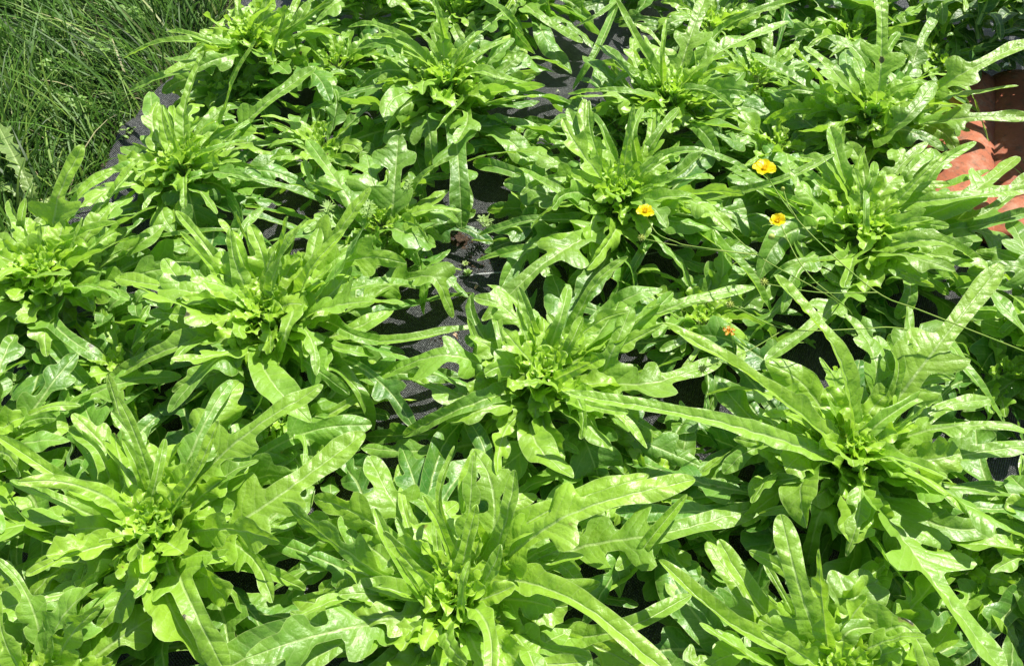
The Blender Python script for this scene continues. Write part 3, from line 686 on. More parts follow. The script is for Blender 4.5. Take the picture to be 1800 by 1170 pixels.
def auto_path(base, az, L, e0, e1, bow, n=6):
    p = np.array(base, float); pts = [p.copy()]
    for i in range(n-1):
        t = i/(n-2)
        e = e0+(e1-e0)*t**1.2; a = az+bow*(t-.3)
        p = p+L/(n-1)*np.array([math.cos(e)*math.cos(a), math.cos(e)*math.sin(a), math.sin(e)])
        p[2] = max(p[2], .007)
        pts.append(p.copy())
    return pts
for pi, (key, (hp, hz, size, n_mid, n_up, label)) in enumerate(PL.items()):
    rng = random.Random(100+pi*17)
    c = at(hp[0], hp[1], hz)
    root = thing('lettuce', label, 'lettuce', (c[0], c[1], .003), GRP)
    plants[key] = (root, c, hz)
    st = Acc()
    tube(st, [(c[0], c[1], .0), (c[0]+.001, c[1], hz*.5), (c[0], c[1], hz*.9)], .011*size, .007*size, 10, 10)
    st.build('stem', M_LSTEM, root, loc=tuple(root.location))
    big = hz > .07
    yel = 0.0
    # lowest ring lies out over the mat
    specs = []
    for i in range(int((25 if big else 24)*size)+2): specs.append(('low', i*2.39996+rng.uniform(-.3, .3)))
    for i in range(int(n_mid*1.3)): specs.append(('mid', i*2.39996+1+rng.uniform(-.3, .3)))
    for i in range(int(16*size) if big else 8): specs.append(('small', i*2.39996+.7+rng.uniform(-.3, .3)))
    for i in range(n_up): specs.append(('up', i*2.39996+2+rng.uniform(-.3, .3)))
    for lay, az in specs:
        for tr_ in range(4):
            sc = size*(1-.17*tr_)
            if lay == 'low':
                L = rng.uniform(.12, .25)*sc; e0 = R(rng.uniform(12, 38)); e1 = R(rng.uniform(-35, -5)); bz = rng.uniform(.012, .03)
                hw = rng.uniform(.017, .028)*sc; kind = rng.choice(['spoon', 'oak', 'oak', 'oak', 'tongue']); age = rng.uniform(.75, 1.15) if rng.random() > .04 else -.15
            elif lay == 'small':
                L = rng.uniform(.08, .15)*sc; e0 = R(rng.uniform(30, 65)); e1 = R(rng.uniform(-45, 25)); bz = hz*rng.uniform(.35, .8)
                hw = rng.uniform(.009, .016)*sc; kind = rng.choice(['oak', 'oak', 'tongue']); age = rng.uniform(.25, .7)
            elif lay == 'mid':
                L = rng.uniform(.13, .19)*sc; e0 = R(rng.uniform(38, 62)); e1 = R(rng.uniform(-35, 15)); bz = hz*rng.uniform(.3, .6)
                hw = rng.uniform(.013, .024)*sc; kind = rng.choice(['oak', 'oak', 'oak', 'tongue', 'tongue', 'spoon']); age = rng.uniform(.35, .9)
            else:
                L = rng.uniform(.08, .14)*sc; e0 = R(rng.uniform(58, 80)); e1 = R(rng.uniform(5, 55)); bz = hz*rng.uniform(.6, .85)
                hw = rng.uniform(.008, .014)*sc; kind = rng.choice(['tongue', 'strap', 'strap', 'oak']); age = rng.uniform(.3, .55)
            b = (c[0]+.006*math.cos(az), c[1]+.006*math.sin(az), bz)
            path = auto_path(b, az, L, e0, e1, rng.uniform(-1.3, 1.3))
            if not (blocked(path[-1], -6) or blocked(path[-2], -14) or blocked(path[3], -18)): break
        else: continue
        add_leaf(key, root, c, path, hw, kind, rng, age, fold=rng.uniform(.12, .6), curl=rng.uniform(-1.1, .1),
                 ripple=rng.uniform(.12, .34), roll=rng.uniform(-.65, .65), twist=rng.uniform(-1.0, 1.0), nu=56)
    # the heart: many small crinkled leaves
    a = Acc()
    nh = int((40 if big else 14)*size)
    for i in range(nh):
        t = (i+.5)/nh; az = i*2.39996+rng.uniform(-.4, .4)
        L = (.022+.068*t)*size*rng.uniform(.8, 1.2); e0 = R(82-44*t+rng.uniform(-10, 10)); e1 = R(50-60*t+rng.uniform(-25, 25))
        r0 = (.002+.010*t)*size
        b = (c[0]+r0*math.cos(az), c[1]+r0*math.sin(az), hz*(.93-.30*t)+.006)
        leaf(a, auto_path(b, az, L, e0, e1, rng.uniform(-.8, .8)), (.0065+.0085*t)*size*rng.uniform(.8, 1.25), 'crinkle', rng, age=.05+.35*t**1.5+rng.uniform(-.02, .06),
             fold=rng.uniform(.2, .9), curl=rng.uniform(-.6, .4), ripple=rng.uniform(.25, .6), roll=rng.uniform(-.4, .4), twist=rng.uniform(-1, 1), nu=30, fine=False, blister=1.6)
    a.build('heart', M_LEAF, root, loc=tuple(root.location))
for hi, e in enumerate(H_):
    key, kind, hw, pts = e[:4]; ex = e[4] if len(e) > 4 else {}
    root, c, hz = plants[key]; rng = random.Random(9000+hi)
    P = [at(x, y, z/100) for x, y, z in pts]
    d = P[0][:2]-c[:2]; n = np.linalg.norm(d)+1e-6
    if np.linalg.norm(P[0]-np.array([c[0], c[1], P[0][2]])) < .012: P[0] = P[0]
    b = np.array([c[0]+d[0]/n*.006, c[1]+d[1]/n*.006, min(hz*.7, max(.02, P[0][2]*.55))])
    path = [b]
    if n > .05: # ease outwards before the first marked point
        path.append(np.array([c[0]+d[0]*.45, c[1]+d[1]*.45, b[2]+(P[0][2]-b[2])*.7]))
    path += P
    zmax = max(p[2] for p in P)
    age = float(np.clip(1.05-zmax*3.1, .42, .95))+rng.uniform(-.12, .12)-(.13 if key in 'DEFKLZY' else 0)  # front plants also toned yellower to imitate lens haze
    kw = dict(fold=rng.uniform(.5, 1.0) if kind == 'strap' else rng.uniform(.2, .5), curl=rng.uniform(-.8, .0), ripple=rng.uniform(.10, .26),
              roll=rng.uniform(-.2, .2), twist=rng.uniform(-.3, .3), nu=84)
    kw.update(ex)
    add_leaf(key, root, c, path, hw/100, kind, rng, age, **kw)
print(leafcount); print('LEAVES', sum(leafcount.values()), max(leafcount.values()))

#SECTION2
# ------------------------------------------------------------------ lawn
def blades(name, n, seed, mat_, hlo, hhi, wlo, whi, reg, lean=(-.62, .62), spread=.7, dense=None):
    rg = np.random.RandomState(seed)
    px = rg.uniform(reg[0], reg[2], n); py = rg.uniform(reg[1], reg[3], n)
    ex = np.interp(py, [e[1] for e in edge_px[::-1]], [e[0] for e in edge_px[::-1]])
    keep = px < ex+3+rg.normal(0, 5, n)
    keep &= (np.sin(px*.031+2)*np.sin(py*.043+px*.012)+rg.uniform(-.2, 1.3, n)) > -.25
    px, py = px[keep], py[keep]; n = len(px)
    a = (px-900)/F_PX; b = (585-py)/F_PX
    dy = cp+b*sp; dz = -sp+b*cp; t = -CAM_H/dz
    X, Y = a*t, dy*t
    h = rg.uniform(hlo, hhi, n)*(.7+.5*np.sin(X*31)*np.sin(Y*27+1)**2+.2)
    th = math.atan2(lean[1], lean[0])+rg.normal(0, spread, n)+.5*np.sin(X*14+Y*9)
    el = rg.uniform(.5, 1.35, n); dr = rg.uniform(.5, 1.9, n); wd = rg.uniform(wlo, whi, n)
    k = 7
    P = np.zeros((n, k, 3)); P[:, 0, 0] = X; P[:, 0, 1] = Y; P[:, 0, 2] = -.012
    for i in range(1, k):
        e = el-dr*(i/k)**1.5
        P[:, i, 0] = P[:, i-1, 0]+h/k*1.25*np.cos(e)*np.cos(th); P[:, i, 1] = P[:, i-1, 1]+h/k*1.25*np.cos(e)*np.sin(th)
        P[:, i, 2] = np.maximum(P[:, i-1, 2]+h/k*1.25*np.sin(e), 0.001)
    tw = rg.uniform(-.9, .9, n)
    S = np.stack([-np.sin(th)*np.cos(tw), np.cos(th)*np.cos(tw), np.sin(tw)], -1)
    prof = np.array([.8, 1, 1, .92, .75, .5, .06])
    W = (wd[:, None]*prof[None])[..., None]*S[:, None, :]
    V = np.stack([P-W, P+W], 2)           # n,k,2,3
    acc = Acc()
    idx = np.arange(n*k*2).reshape(n, k, 2)
    Fq = np.stack([idx[:, :-1, 0], idx[:, :-1, 1], idx[:, 1:, 1], idx[:, 1:, 0]], -1).reshape(-1, 4)
    acc.v.append(V.reshape(-1, 3)); acc.f.append(Fq); m_ = n*k*2
    acc.uv.append(np.zeros((m_, 2))); acc.age.append(np.ones(m_)); acc.rib.append(np.ones(m_)*5); acc.edge.append(np.ones(m_)*.01)
    acc.rnd.append(np.repeat(rg.uniform(0, 1, n), k*2)); acc.n = m_
    return acc.build(name, mat_)
m_, t = mat('grass_blade'); g = NG(t)
out = g.n('ShaderNodeOutputMaterial'); p = g.n('ShaderNodeBsdfPrincipled')
rn = g.n('ShaderNodeAttribute', attribute_name='rnd').outputs['Fac']
cr = g.n('ShaderNodeValToRGB'); g.l(rn, cr.inputs[0])
el = cr.color_ramp.elements
el[0].position = 0; el[0].color = (.018, .056, .004, 1); el[1].position = 1; el[1].color = (.42, .40, .20, 1)
for ps, cc in ((.45, (.052, .14, .009, 1)), (.78, (.085, .20, .018, 1)), (.93, (.17, .28, .04, 1)), (.975, (.17, .28, .04, 1)), (.99, (.40, .38, .20, 1))):
    q = el.new(ps); q.color = cc
g.l(cr.outputs[0], p.inputs['Base Color']); p.inputs['Roughness'].default_value = .5; p.inputs['Specular IOR Level'].default_value = .3
tr = g.n('ShaderNodeBsdfTranslucent'); g.l(cr.outputs[0], tr.inputs[0])
ms = g.n('ShaderNodeMixShader'); ms.inputs[0].default_value = .22
g.l(p.outputs[0], ms.inputs[1]); g.l(tr.outputs[0], ms.inputs[2]); g.l(ms.outputs[0], out.inputs[0])
M_GRASS = m_
gr = blades('grass', 17000, 3, M_GRASS, .03, .10, .0006, .0013, (-160, -190, 560, 700))
tag(gr, 'dense dark green lawn grass in the top left corner, falling over the edge of the mat', 'grass', kind='stuff')
gl = blades('tall_grass', 2600, 8, M_GRASS, .10, .20, .0010, .0021, (-140, -150, 460, 460), spread=.6)
tag(gl, 'longer lawn blades leaning to the upper left over the short grass', 'grass', kind='stuff')

def leafy(name, label, cat, base, stemtop, leaves, m_leaf, group=None, stem_r=.0009, m_stem=None):
    """weed: a stem and its leaves, each leaf (kind, hw, path points, age)"""
    root = thing(name, label, cat, (base[0], base[1], max(0, base[2])), group)
    L_ = tuple(root.location)
    if stemtop is not None:
        a = Acc(); tube(a, [base]+list(stemtop), stem_r*1.3, stem_r*.7, 6, 16); a.build('stem', m_stem or M_STEM, root, loc=L_)
    for i, (kind, hw, path, age) in enumerate(leaves):
        a = Acc(); leaf(a, path, hw, kind, random.Random(hash((round(base[0]*1e4), i)) & 0xffff), age=age, fold=.25, curl=-.2, ripple=.08, nu=34, fine=True, blister=.6)
        a.build('leaf', m_leaf, root, loc=L_)
    return root
def out_leaf(b, az, L, e0, e1, n=5):
    return auto_path(b, az, L, e0, e1, 0, n)
# dandelion in the lawn at the left edge
b = at(70, 372, 0)
leafy('dandelion', 'dandelion with toothed yellow-ribbed leaves lying in the grass at the left edge', 'dandelion', b, None, [
    ('dent', .018, [b+[0, 0, .004], at(38, 300, .05), at(-6, 215, .06)], .9), ('dent', .012, [b+[0, 0, .004], at(58, 345, .03), at(45, 310, .045)], .6),
    ('dent', .014, [b+[0, 0, .004], at(20, 330, .03), at(-20, 330, .02)], .9), ('dent', .012, [b+[0, 0, .004], at(85, 350, .02), at(60, 420, .02)], .8)], M_DAND)
rng = random.Random(77)
for (x, y, r, nl, lab) in ((35, 25, .05, 16, 'yellow-green leafy weed in the grass in the very corner at top left'), (25, 92, .035, 12, 'yellow-green weed in the grass, the lower one at the left edge near the corner'),
                           (118, 18, .03, 12, 'pale small-leaved weed in the grass along the top edge')):
    b = at(x, y, 0); ls = []
    for i in range(nl):
        az = i*2.4+rng.uniform(-.3, .3); e = rng.uniform(.3, 1.1)
        ls.append(('oval' if i % 3 else 'oak', r*rng.uniform(.14, .24), out_leaf(b+[0, 0, rng.uniform(.01, .04)], az, r*rng.uniform(.6, 1.2), e, e-1.1), rng.uniform(0, .5)))
    leafy('broadleaf_weed', lab, 'weed', b, [b+[0, 0, .05]], ls, M_WEED, 'broad-leaved weeds in the lawn')
b = at(222, 238, 0); ls = []
for i in range(14):
    ls.append(('oval', .0022, out_leaf(b+[rng.uniform(-.012, .012), rng.uniform(-.02, .02), .002], rng.uniform(0, 6.3), rng.uniform(.008, .018), .9, -.2), 0))
leafy('chickweed', 'tiny yellowing weed at the edge between lawn and bare grey mat', 'weed', b, [b+[.004, 0, .012]], ls, M_WEED)

for (x, y, n_, lab) in ((150, 215, 16, 'small rounded weed in the lawn above the tall pale leaf at left'), (190, 120, 14, 'small rounded weed in the middle of the lawn'), (105, 150, 12, 'small rounded weed deep in the lawn, left of the others'), (245, 60, 14, 'small rounded weed in the lawn nearest the far lettuce')):
    b = at(x, y, 0); ls = []
    for i in range(n_): ls.append(('oval', .0042, out_leaf(b+[rng.uniform(-.014, .014), rng.uniform(-.014, .014), rng.uniform(.02, .05)], rng.uniform(0, 6.3), rng.uniform(.010, .018), .6, -.2), .3))
    leafy('lawn_weed', lab, 'weed', b, [b+[.003, 0, .045]], ls, M_WEED, 'small rounded weeds in the lawn')
# feathery weeds among the lettuces
def feather(px, py, ztop, base, label, lean=(0, 0), n=9, sc=1.0, seed=1):
    rg = random.Random(seed); b = at(*base, 0); tp = at(px, py, ztop)
    root = thing('feathery_weed', label, 'weed', (b[0], b[1], 0), 'feathery bedstraw weeds among the lettuces'); L_ = tuple(root.location)
    pts = [b, (b+tp)/2+np.array([rg.uniform(-.006, .006), rg.uniform(-.006, .006), .01]), tp]
    a = Acc(); tube(a, pts, .0008, .0005, 5, 20); a.build('stem', M_STEM, root, loc=L_)
    Q, s = catmull(pts, 0)
    for j in range(n):
        a = Acc()
        c = sample(Q, s, np.array([.35+.65*(j+1)/n]))[0]
        rr = (.007+.006*math.sin(math.pi*(j+1)/n))*sc
        for k in range(7):
            az = k*2*math.pi/7+j*.5; e = rg.uniform(-.1, .7)
            pth = [c, c+rr*.5*np.array([math.cos(az)*math.cos(e), math.sin(az)*math.cos(e), math.sin(e)]), c+rr*np.array([math.cos(az)*math.cos(e), math.sin(az)*math.cos(e), math.sin(e)*.9])]
            leaf(a, pth, .0011*sc, 'oval', rg, age=.3+rg.uniform(-.2, .3), fold=.1, curl=0, ripple=0, nu=8, fine=False, blister=0)
        a.build('leaf_whorl', M_WEED, root, loc=L_)
feather(650, 358, .11, (655, 440), 'tallest feathery weed standing over the low flat lettuce', n=10, seed=1)
feather(660, 470, .05, (672, 440), 'feathery weed in the shade below the low flat lettuce', n=8, seed=2)
feather(578, 362, .10, (590, 400), 'feathery weed with a pale tip behind the big pale lettuce', n=8, seed=3)
feather(720, 318, .10, (725, 390), 'slender feathery weed between the deeply lobed leaves', n=9, sc=.8, seed=4)
feather(846, 384, .05, (860, 420), 'small feathery weed at the edge of the bare mat strip beside lettuce', n=5, seed=5)
feather(690, 425, .07, (700, 470), 'feathery weed closest to the bare mat, on shaded leaves', n=8, seed=6)
feather(1545, 240, .09, (1545, 262), 'feathery weed growing in the open centre of the far right lettuce', n=6, sc=1.2, seed=7)
# leafy weeds with oval leaves
def ovalweed(px, py, z, base, label, nl=8, size=.018, seed=1, age=.6):
    rg = random.Random(seed); b = at(*base, 0); tp = at(px, py, z); ls = []
    for i in range(nl):
        t = .35+.65*(i+1)/nl; c = b+(tp-b)*t; az = i*2.2+rg.uniform(-.4, .4)
        ls.append(('oval', size*rg.uniform(.26, .4), out_leaf(c, az, size*rg.uniform(.8, 1.4), .7, -.5), age+rg.uniform(-.3, .3)))
    leafy('leafy_weed', label, 'weed', b, [tp], ls, M_WEED, 'small leafy weeds between the lettuces', .001)
for i, w_ in enumerate([
    (240, 530, .07, (245, 590), 'thin-stemmed weed with drooping leaves in the shaded hollow at left', 7, .022),
    (190, 545, .06, (205, 600), 'oval-leaved weed in front of the shaded hollow at left', 7, .028),
    (55, 620, .07, (70, 670), 'ragged pale weed beside the dark ribbed leaf near the left edge', 9, .016),
    (28, 668, .05, (40, 700), 'pale weed lowest on the left edge above the near lettuces', 8, .020),
    (232, 570, .04, (236, 600), 'single-leaved weed deep in the shaded hollow at left', 3, .016),
    (238, 705, .06, (240, 740), 'weed poking up behind the long strap leaves at lower left', 8, .014),
    (560, 745, .05, (560, 780), 'small weed under the low shaded lettuce left of the mat', 8, .014),
    (1510, 590, .05, (1520, 610), 'small weed in the dark gap behind the longest upright strap', 8, .018),
    (1100, 890, .05, (1090, 920), 'small weed in the dark hollow right of the nearest lettuce', 7, .016),
    (905, 690, .03, (860, 740), 'small weed in the dark beneath the central lettuce', 6, .02)]):
    ovalweed(w_[0], w_[1], w_[2], w_[3], w_[4], w_[5], w_[6], seed=50+i)
for i, (x, y, s_, lab) in enumerate([(822, 482, .008, 'tiny yellow-green seedling just above the pale thread of the bare mat'), (818, 466, .006, 'whitish star-shaped seedling on the bare mat strip, farther than the yellow one')]):
    b = at(x, y, .004); rg = random.Random(i); ls = []
    for k in range(6): ls.append(('oval', s_*.30, out_leaf(b, k*1.05+.3, s_, .8, .0), 0))
    leafy('seedling', lab, 'seedling', b, [b+[0, 0, .004]], ls, M_WEED if i == 0 else M_DAND, None, .0005)

# far right corner plant; its shade is put into the dark leaf colour
b = at(1765, 125, 0); rng = random.Random(31); ls = []
for i in range(95):
    az = rng.uniform(0, 6.3); bb = b+[rng.uniform(-.10, .09), rng.uniform(-.04, .14), rng.uniform(.01, .11)]
    ls.append((rng.choice(['strap', 'oval', 'strap']), rng.uniform(.008, .018), out_leaf(bb, az, rng.uniform(.06, .12), rng.uniform(.4, 1.1), -.4), rng.uniform(.7, 1)))
leafy('shade_toned_plant', 'narrow-leaved plant in the top right corner, its shade put into the dark green leaf colour', 'plant', b, [b+[0, 0, .08]], ls, M_SHADE_LEAF, None, .002)
b = at(1745, 30, .06); ls = []
for k, (x, y, z, hw) in enumerate([(1700, 0, .14, .014), (1778, 50, .10, .008), (1740, -8, .15, .012), (1795, 5, .13, .010), (1810, 40, .11, .008), (1720, 5, .13, .012), (1765, -20, .14, .012)]):
    e_ = at(x, y, z); ls.append(('strap' if k % 2 else 'oval', hw, [b, (b+e_)/2+[0, 0, .02], e_], .05+.1*(k % 3)))
b0 = at(1752, 60, 0)
leafy('bright_leaved_weed', 'yellow-green weed standing above the dark plant in the top right corner', 'weed', b0, [b], ls, M_WEED, None, .0012)
b = at(1852, 205, 0); rng = random.Random(41); ls = []  # mostly unseen plant, added to cast shade on the roof tiles
for i in range(190):
    az = rng.uniform(0, 6.3); bb = b+[rng.uniform(-.055, .06), rng.uniform(-.10, .12), rng.uniform(.11, .21)]
    ls.append((rng.choice(['strap', 'oval', 'tongue']), rng.uniform(.010, .022), out_leaf(bb, az, rng.uniform(.05, .11), rng.uniform(.3, 1.1), -.3), rng.uniform(.6, 1)))
leafy('added_shade_plant', 'tall green plant added mostly out of view past the right edge to shade the terracotta tiles', 'plant', b, [b+[0, 0, .2]], ls, M_SHADE_LEAF, None, .003)
# feathery grass tuft by the tiles
b = at(1810, 372, 0); ls = []; rng = random.Random(8)
root = thing('grass_tuft', 'tuft of thin dark grass beside the terracotta at the right edge', 'grass tuft', (b[0], b[1], 0))
a = Acc()
for i in range(60):
    az = rng.uniform(1.6, 4.4); L = rng.uniform(.04, .09); e = rng.uniform(.6, 1.3)
    pth = auto_path(b+[rng.uniform(-.01, .01), rng.uniform(-.01, .01), 0], az, L, e, e-rng.uniform(.8, 1.8), 0)
    leaf(a, pth, rng.uniform(.0006, .0011), 'oval', rng, age=.9, fold=.1, curl=0, ripple=0, nu=10, fine=False, blister=0)
a.build('blades', M_GRASS, root, loc=tuple(root.location))

# ------------------------------------------------------------------ terracotta roof tiles beside the bed
mt, t = mat('terracotta'); g = NG(t)
out = g.n('ShaderNodeOutputMaterial'); p = g.n('ShaderNodeBsdfPrincipled')
tc = g.n('ShaderNodeTexCoord').outputs['Object']
c = g.mix(g.ramp(g.noise(tc, 18, 5, .6), .35, .68), (.29, .075, .032, 1), (.38, .12, .055, 1))
c = g.mix(g.ramp(g.noise(tc, 90, 4, .7), .52, .68, 0, .8), c, (.14, .06, .03, 1))
c = g.mix(g.ramp(g.noise(tc, 26, 6, .75), .50, .72, 0, .6), c, (.50, .33, .24, 1))
g.l(c, p.inputs['Base Color']); p.inputs['Roughness'].default_value = .85
bp = g.n('ShaderNodeBump'); bp.inputs['Strength'].default_value = .6; bp.inputs['Distance'].default_value = .001
g.l(g.noise(tc, 350, 5, .7), bp.inputs['Height']); g.l(bp.outputs[0], p.inputs['Normal'])
g.l(p.outputs[0], out.inputs[0])
def roof_tile(p0, p1, r0, r1, label):
    d = p1-p0; L = np.linalg.norm(d); ya = d/L; xa = np.cross(ya, [0, 0, 1.]); xa /= np.linalg.norm(xa); za = np.cross(xa, ya)
    rows = 34; th = np.linspace(R(8), R(172), 26)
    rg = random.Random(2)
    sec = []
    for i in range(rows):
        u = i/(rows-1); r = r0+(r1-r0)*u
        o_ = [(r*math.cos(q), r*.62*math.sin(q)) for q in th]; i_ = [((r-.011)*math.cos(q), (r-.013)*.62*math.sin(q)) for q in th[::-1]]
        wob = .0012*math.sin(u*9)
        y = L*u+(0.0015*rg.uniform(-1, 1) if i in (0, rows-1) else 0)
        sec.append([p0+xa*x_+ya*y+za*(z_+wob) for x_, z_ in o_+i_])
    a = Acc(); D = np.array(sec); a.add(D, closed=True)
    o = a.build('roof_tile', mt, None, loc=tuple(p0))
    me = o.data
    # close the two ends
    import bmesh
    bm = bmesh.new(); bm.from_mesh(me)
    bmesh.ops.holes_fill(bm, edges=[e for e in bm.edges if e.is_boundary], sides=0)
    bmesh.ops.recalc_face_normals(bm, faces=bm.faces)
    bm.to_mesh(me); bm.free()
    tag(o, label, 'roof tile', 'curved terracotta roof tiles lying beside the bed')
    return o
q0 = at(1792, 448, .006); q1 = at(1800, 160, .006)
roof_tile(q0, q1, .052, .058, 'curved terracotta roof tile at the right edge, the one with the larger sunlit patches')
roof_tile(at(1684, 425, .006), at(1690, 150, .006), .050, .052, 'curved terracotta roof tile nearer the lettuces, mostly hidden under their leaves')

# ------------------------------------------------------------------ debris on the mat
def crumbs(name, px, py, n, spread, rlo, rhi, m_, label, cat, seed):
    rg = random.Random(seed); c = at(px, py, .004); a = Acc()
    for i in range(n):
        r = rg.uniform(rlo, rhi); d = abs(rg.gauss(0, spread)); q = rg.uniform(0, 6.3)
        ball(a, (c[0]+d*math.cos(q), c[1]+d*math.sin(q), .003+max(0, (spread-d))*.5*rg.random()), r, 7, (rg.uniform(.6, 1.5), rg.uniform(.6, 1.5), rg.uniform(.4, .9)), rg, .25)
    o = a.build(name, m_, None, loc=tuple(c)); tag(o, label, cat); return o
crumbs('soil_heap', 806, 424, 160, .010, .001, .0034, M_SOIL, 'small heap of brown soil in the planting hole of the bare mat strip', 'soil', 1)
crumbs('soil_heap', 715, 650, 60, .008, .0008, .0024, M_SOIL, 'crumbs of soil around a dry leaf scrap on the mat', 'soil', 2)
crumbs('soil_heap', 775, 610, 45, .030, .0005, .0013, M_SOIL, 'scatter of soil crumbs on the sunlit middle of the bare mat strip', 'soil', 6)
crumbs('soil_heap', 830, 470, 50, .022, .0005, .0014, M_SOIL, 'scatter of soil crumbs around the two tiny seedlings on the mat', 'soil', 7)
crumbs('soil_heap', 905, 350, 50, .012, .0007, .0018, M_SOIL, 'thin scatter of soil at the far part of the bare mat strip', 'soil', 4)
def scrap(px, py, s_, az, m_, label, nm='leaf_scrap', z=.007):
    c = at(px, py, z); rg = random.Random(int(px)); a = Acc()
    leaf(a, [c-[s_*math.cos(az)/2, s_*math.sin(az)/2, .002], c+[0, 0, .003], c+[s_*math.cos(az)/2, s_*math.sin(az)/2, -.001]], s_*.28, 'crinkle', rg, fold=.5, curl=.5, ripple=.4, nu=24, fine=False)
    o = a.build(nm, m_, None, loc=tuple(c)); tag(o, label, 'dry leaf', 'scraps of dead leaf on the mat'); return o
scrap(712, 656, .016, .4, M_DRY, 'pinkish dry leaf scrap on the mat beside the crossing lobed leaf')
scrap(700, 662, .010, 2.0, M_DRY, 'small brown leaf scrap left of the pinkish one on the mat')
scrap(668, 757, .010, .6, M_PETALW, 'white fragment in the dark at the near end of the mat strip', z=.02)
scrap(980, 162, .008, .2, M_PETALW, 'pale fragment on the shaded far part of the mat strip')
scrap(753, 674, .005, 1, M_PETALW, 'tiny white fragment on the mat below the crossing leaf')
scrap(249, 443, .014, 1.2, M_DRY, 'brown dry leaf tip between pale leaves at left', z=.06)
scrap(1770, 116, .012, .2, M_PETALW, 'white shell-like fragment beyond the far end of the terracotta tiles', z=.09)

scrap(800, 590, .009, 2.4, M_DRY, 'curled tan leaf scrap on the mat left of the central lettuce')
scrap(838, 505, .007, .9, M_DRY, 'smallest brown leaf scrap, just below the pale thread of the mat')
# ------------------------------------------------------------------ buttercups
def petal_mesh(a, c, ax, az, L, w_, cup, m=9):
    """one rounded petal from the flower centre c; ax = flower axis"""
    ax = ax/np.linalg.norm(ax); e1 = np.cross(ax, [.2, .1, 1.]); e1 /= np.linalg.norm(e1); e2 = np.cross(ax, e1)
    rad = math.cos(az)*e1+math.sin(az)*e2; sd_ = np.cross(ax, rad)
    u = np.linspace(0, 1, 12)[:, None]; v = np.linspace(-1, 1, m)[None]
    wd = w_*np.sin(np.clip(u, 0, 1)**.75*np.pi*.80+.12)**.75
    ang = cup*(1-.45*u)
    r = L*u*np.cos(ang)+.0008; h = L*u*np.sin(ang)+(np.abs(v)**2)*w_*.30+.0006*np.sin(v*5+az)*u-.12*L*u**4*(v**2)
    D = c+rad*r[..., None]+ax*h[..., None]+sd_*(wd*v)[..., None]
    D = D-rad*(.10*L*np.abs(v)**2*u)[..., None]
    a.add(D)
def flower(root, c, ax, L, mat_, cup=.75, npet=5, seed=0, name='flower'):
    rg = random.Random(seed); L_ = tuple(root.location)
    ax = np.array(ax, float); ax /= np.linalg.norm(ax)
    a = Acc(); ball(a, c+ax*.0014, .0019, 10, (1, 1, .9), rg, .12)
    for i in range(26):
        q = i*2.4; e1 = np.cross(ax, [.2, .1, 1.]); e1 /= np.linalg.norm(e1); e2 = np.cross(ax, e1)
        dr = math.cos(q)*e1+math.sin(q)*e2; s_ = .0016+.0011*(i % 3)/2
        tube(a, [c+ax*.001, c+ax*.0032+dr*s_*.8, c+ax*(.0050)+dr*s_*1.15], .00016, .00034, 4, 5)
    hub = a.build('flower_centre', M_STAMEN, root, loc=L_)
    for i in range(npet):
        a = Acc(); petal_mesh(a, np.array(c), ax, i*2*math.pi/5+rg.uniform(-.15, .15), L*rg.uniform(.92, 1.08), L*.56, cup+rg.uniform(-.15, .15)); a.build('petal', mat_, root, loc=L_)
    a = Acc()
    for i in range(5):
        leaf(a, [c-ax*.0012, c-ax*.0012+np.array([math.cos(i*1.26), math.sin(i*1.26), .2])*.003, c+np.array([math.cos(i*1.26), math.sin(i*1.26), .3])*.006], .0012, 'oval', rg, age=.3, nu=8, fine=False, blister=0, ripple=0)
    a.build('sepals', M_WEED, root, loc=L_)
def seedhead(root, c, r, seed=0):
    rg = random.Random(seed); a = Acc(); ball(a, c, r*.62, 9)
    for i in range(36):
        ph = math.acos(1-2*(i+.5)/36); th = i*2.4; d = np.array([math.sin(ph)*math.cos(th), math.sin(ph)*math.sin(th), math.cos(ph)])
        tube(a, [c+d*r*.4, c+d*r*.8, c+d*r*1.15], r*.16, r*.05, 4, 4)
    a.build('seed_head', M_BUD, root, loc=tuple(root.location))
def stem(root, pts, r=.0007, name='stem'):
    a = Acc(); tube(a, [at(x, y, z) for x, y, z in pts], r*1.05, r*.78, 6, 60); a.build(name, M_STEM, root, loc=tuple(root.location))
GB = 'buttercups sprawling over the lettuces'
b = at(1880, 660, 0)
r1 = thing('buttercup', 'buttercup with the largest, brightest yellow flower, on a long stem running to the right edge', 'buttercup', (b[0], b[1], 0), GB)
stem(r1, [(1880, 660, 0), (1860, 642, .12), (1800, 617, .17), (1620, 546, .20), (1542, 514, .215), (1440, 426, .22), (1384, 364, .225), (1344, 303, .235)], .00075)
flower(r1, at(1343, 299, .238), (-.1, .05, 1), .0125, M_PETAL, .55, 5, 1)
stem(r1, [(1542, 514, .215), (1440, 514, .21), (1348, 499, .205)], .0006, 'side_stem')
seedhead(r1, at(1343, 496, .206), .0042, 3)
stem(r1, [(1400, 382, .224), (1386, 360, .226), (1378, 336, .228)], .0005, 'side_stem')
a = Acc(); ball(a, at(1376, 332, .229), .0022, 9, (1, 1, 1.15)); a.build('bud', M_BUD, r1, loc=tuple(r1.location))
b = at(1500, 560, 0)
r2 = thing('buttercup', 'buttercup with the smaller cupped orange-yellow flower and a green bud beside it', 'buttercup', (b[0], b[1], 0), GB)
stem(r2, [(1500, 560, 0), (1492, 545, .14), (1460, 517, .19), (1430, 492, .20), (1400, 452, .205), (1374, 398, .21)], .0007)
flower(r2, at(1366, 391, .213), (-.1, -.1, 1), .0092, M_PETAL, .95, 5, 4)
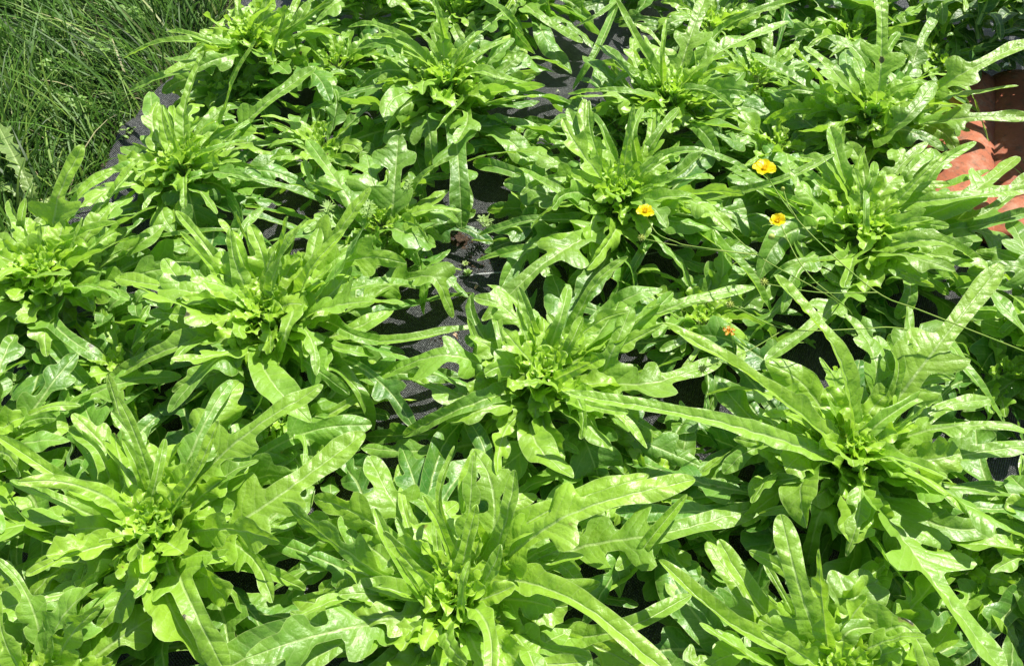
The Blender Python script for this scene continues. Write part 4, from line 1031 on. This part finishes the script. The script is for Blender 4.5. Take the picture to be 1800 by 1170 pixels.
stem(r2, [(1388, 428, .208), (1378, 417, .212), (1360, 416, .21)], .0006, 'side_stem')
a = Acc(); ball(a, at(1356, 416, .21), .0032, 10, (1.1, 1, 1)); a.build('bud', M_BUD, r2, loc=tuple(r2.location))
b = at(1480, 545, 0)
r3 = thing('buttercup', 'buttercup whose ragged open flower is the one farthest left, with a seed head below it', 'buttercup', (b[0], b[1], 0), GB)
stem(r3, [(1480, 545, 0), (1470, 530, .13), (1436, 508, .185), (1330, 448, .19), (1266, 389, .185)], .0007)
stem(r3, [(1330, 448, .19), (1212, 432, .19), (1188, 425, .19), (1156, 411, .19), (1136, 381, .195)], .0006, 'side_stem')
stem(r3, [(1330, 448, .191), (1200, 433, .188), (1132, 420, .185)], .0006, 'side_stem')
flower(r3, at(1133, 374, .198), (.05, .0, 1), .0095, M_PETAL, .6, 5, 8)
seedhead(r3, at(1128, 418, .186), .0040, 5)
b = at(1640, 600, 0)
r4 = thing('buttercup', 'buttercup with two brown-green seed heads and no petals, on thin stems in the middle right', 'buttercup', (b[0], b[1], 0), GB)
stem(r4, [(1640, 600, 0), (1620, 585, .14), (1565, 575, .17), (1510, 578, .185), (1380, 578, .19), (1288, 537, .19)], .0007)
stem(r4, [(1380, 578, .19), (1314, 617, .18), (1240, 646, .175)], .0006, 'side_stem')
seedhead(r4, at(1283, 535, .19), .0040, 6); seedhead(r4, at(1235, 648, .175), .0045, 7)
b = at(1295, 640, 0)
r5 = thing('withered_flower', 'withered orange flower with shrivelled petals above the low spoon-shaped leaves', 'buttercup', (b[0], b[1], 0), GB)
stem(r5, [(1295, 650, 0), (1292, 620, .08), (1284, 588, .13)], .0006)
for i in range(5):
    a = Acc(); c = at(1281, 583, .132); az = i*1.26+.3
    leaf(a, [c, c+np.array([math.cos(az), math.sin(az), .5])*.003, c+np.array([math.cos(az), math.sin(az), .15])*.007], .0024, 'crinkle', random.Random(i), fold=.8, ripple=.7, nu=14, fine=False)
    a.build('petal', M_ORANGE, r5, loc=tuple(r5.location))
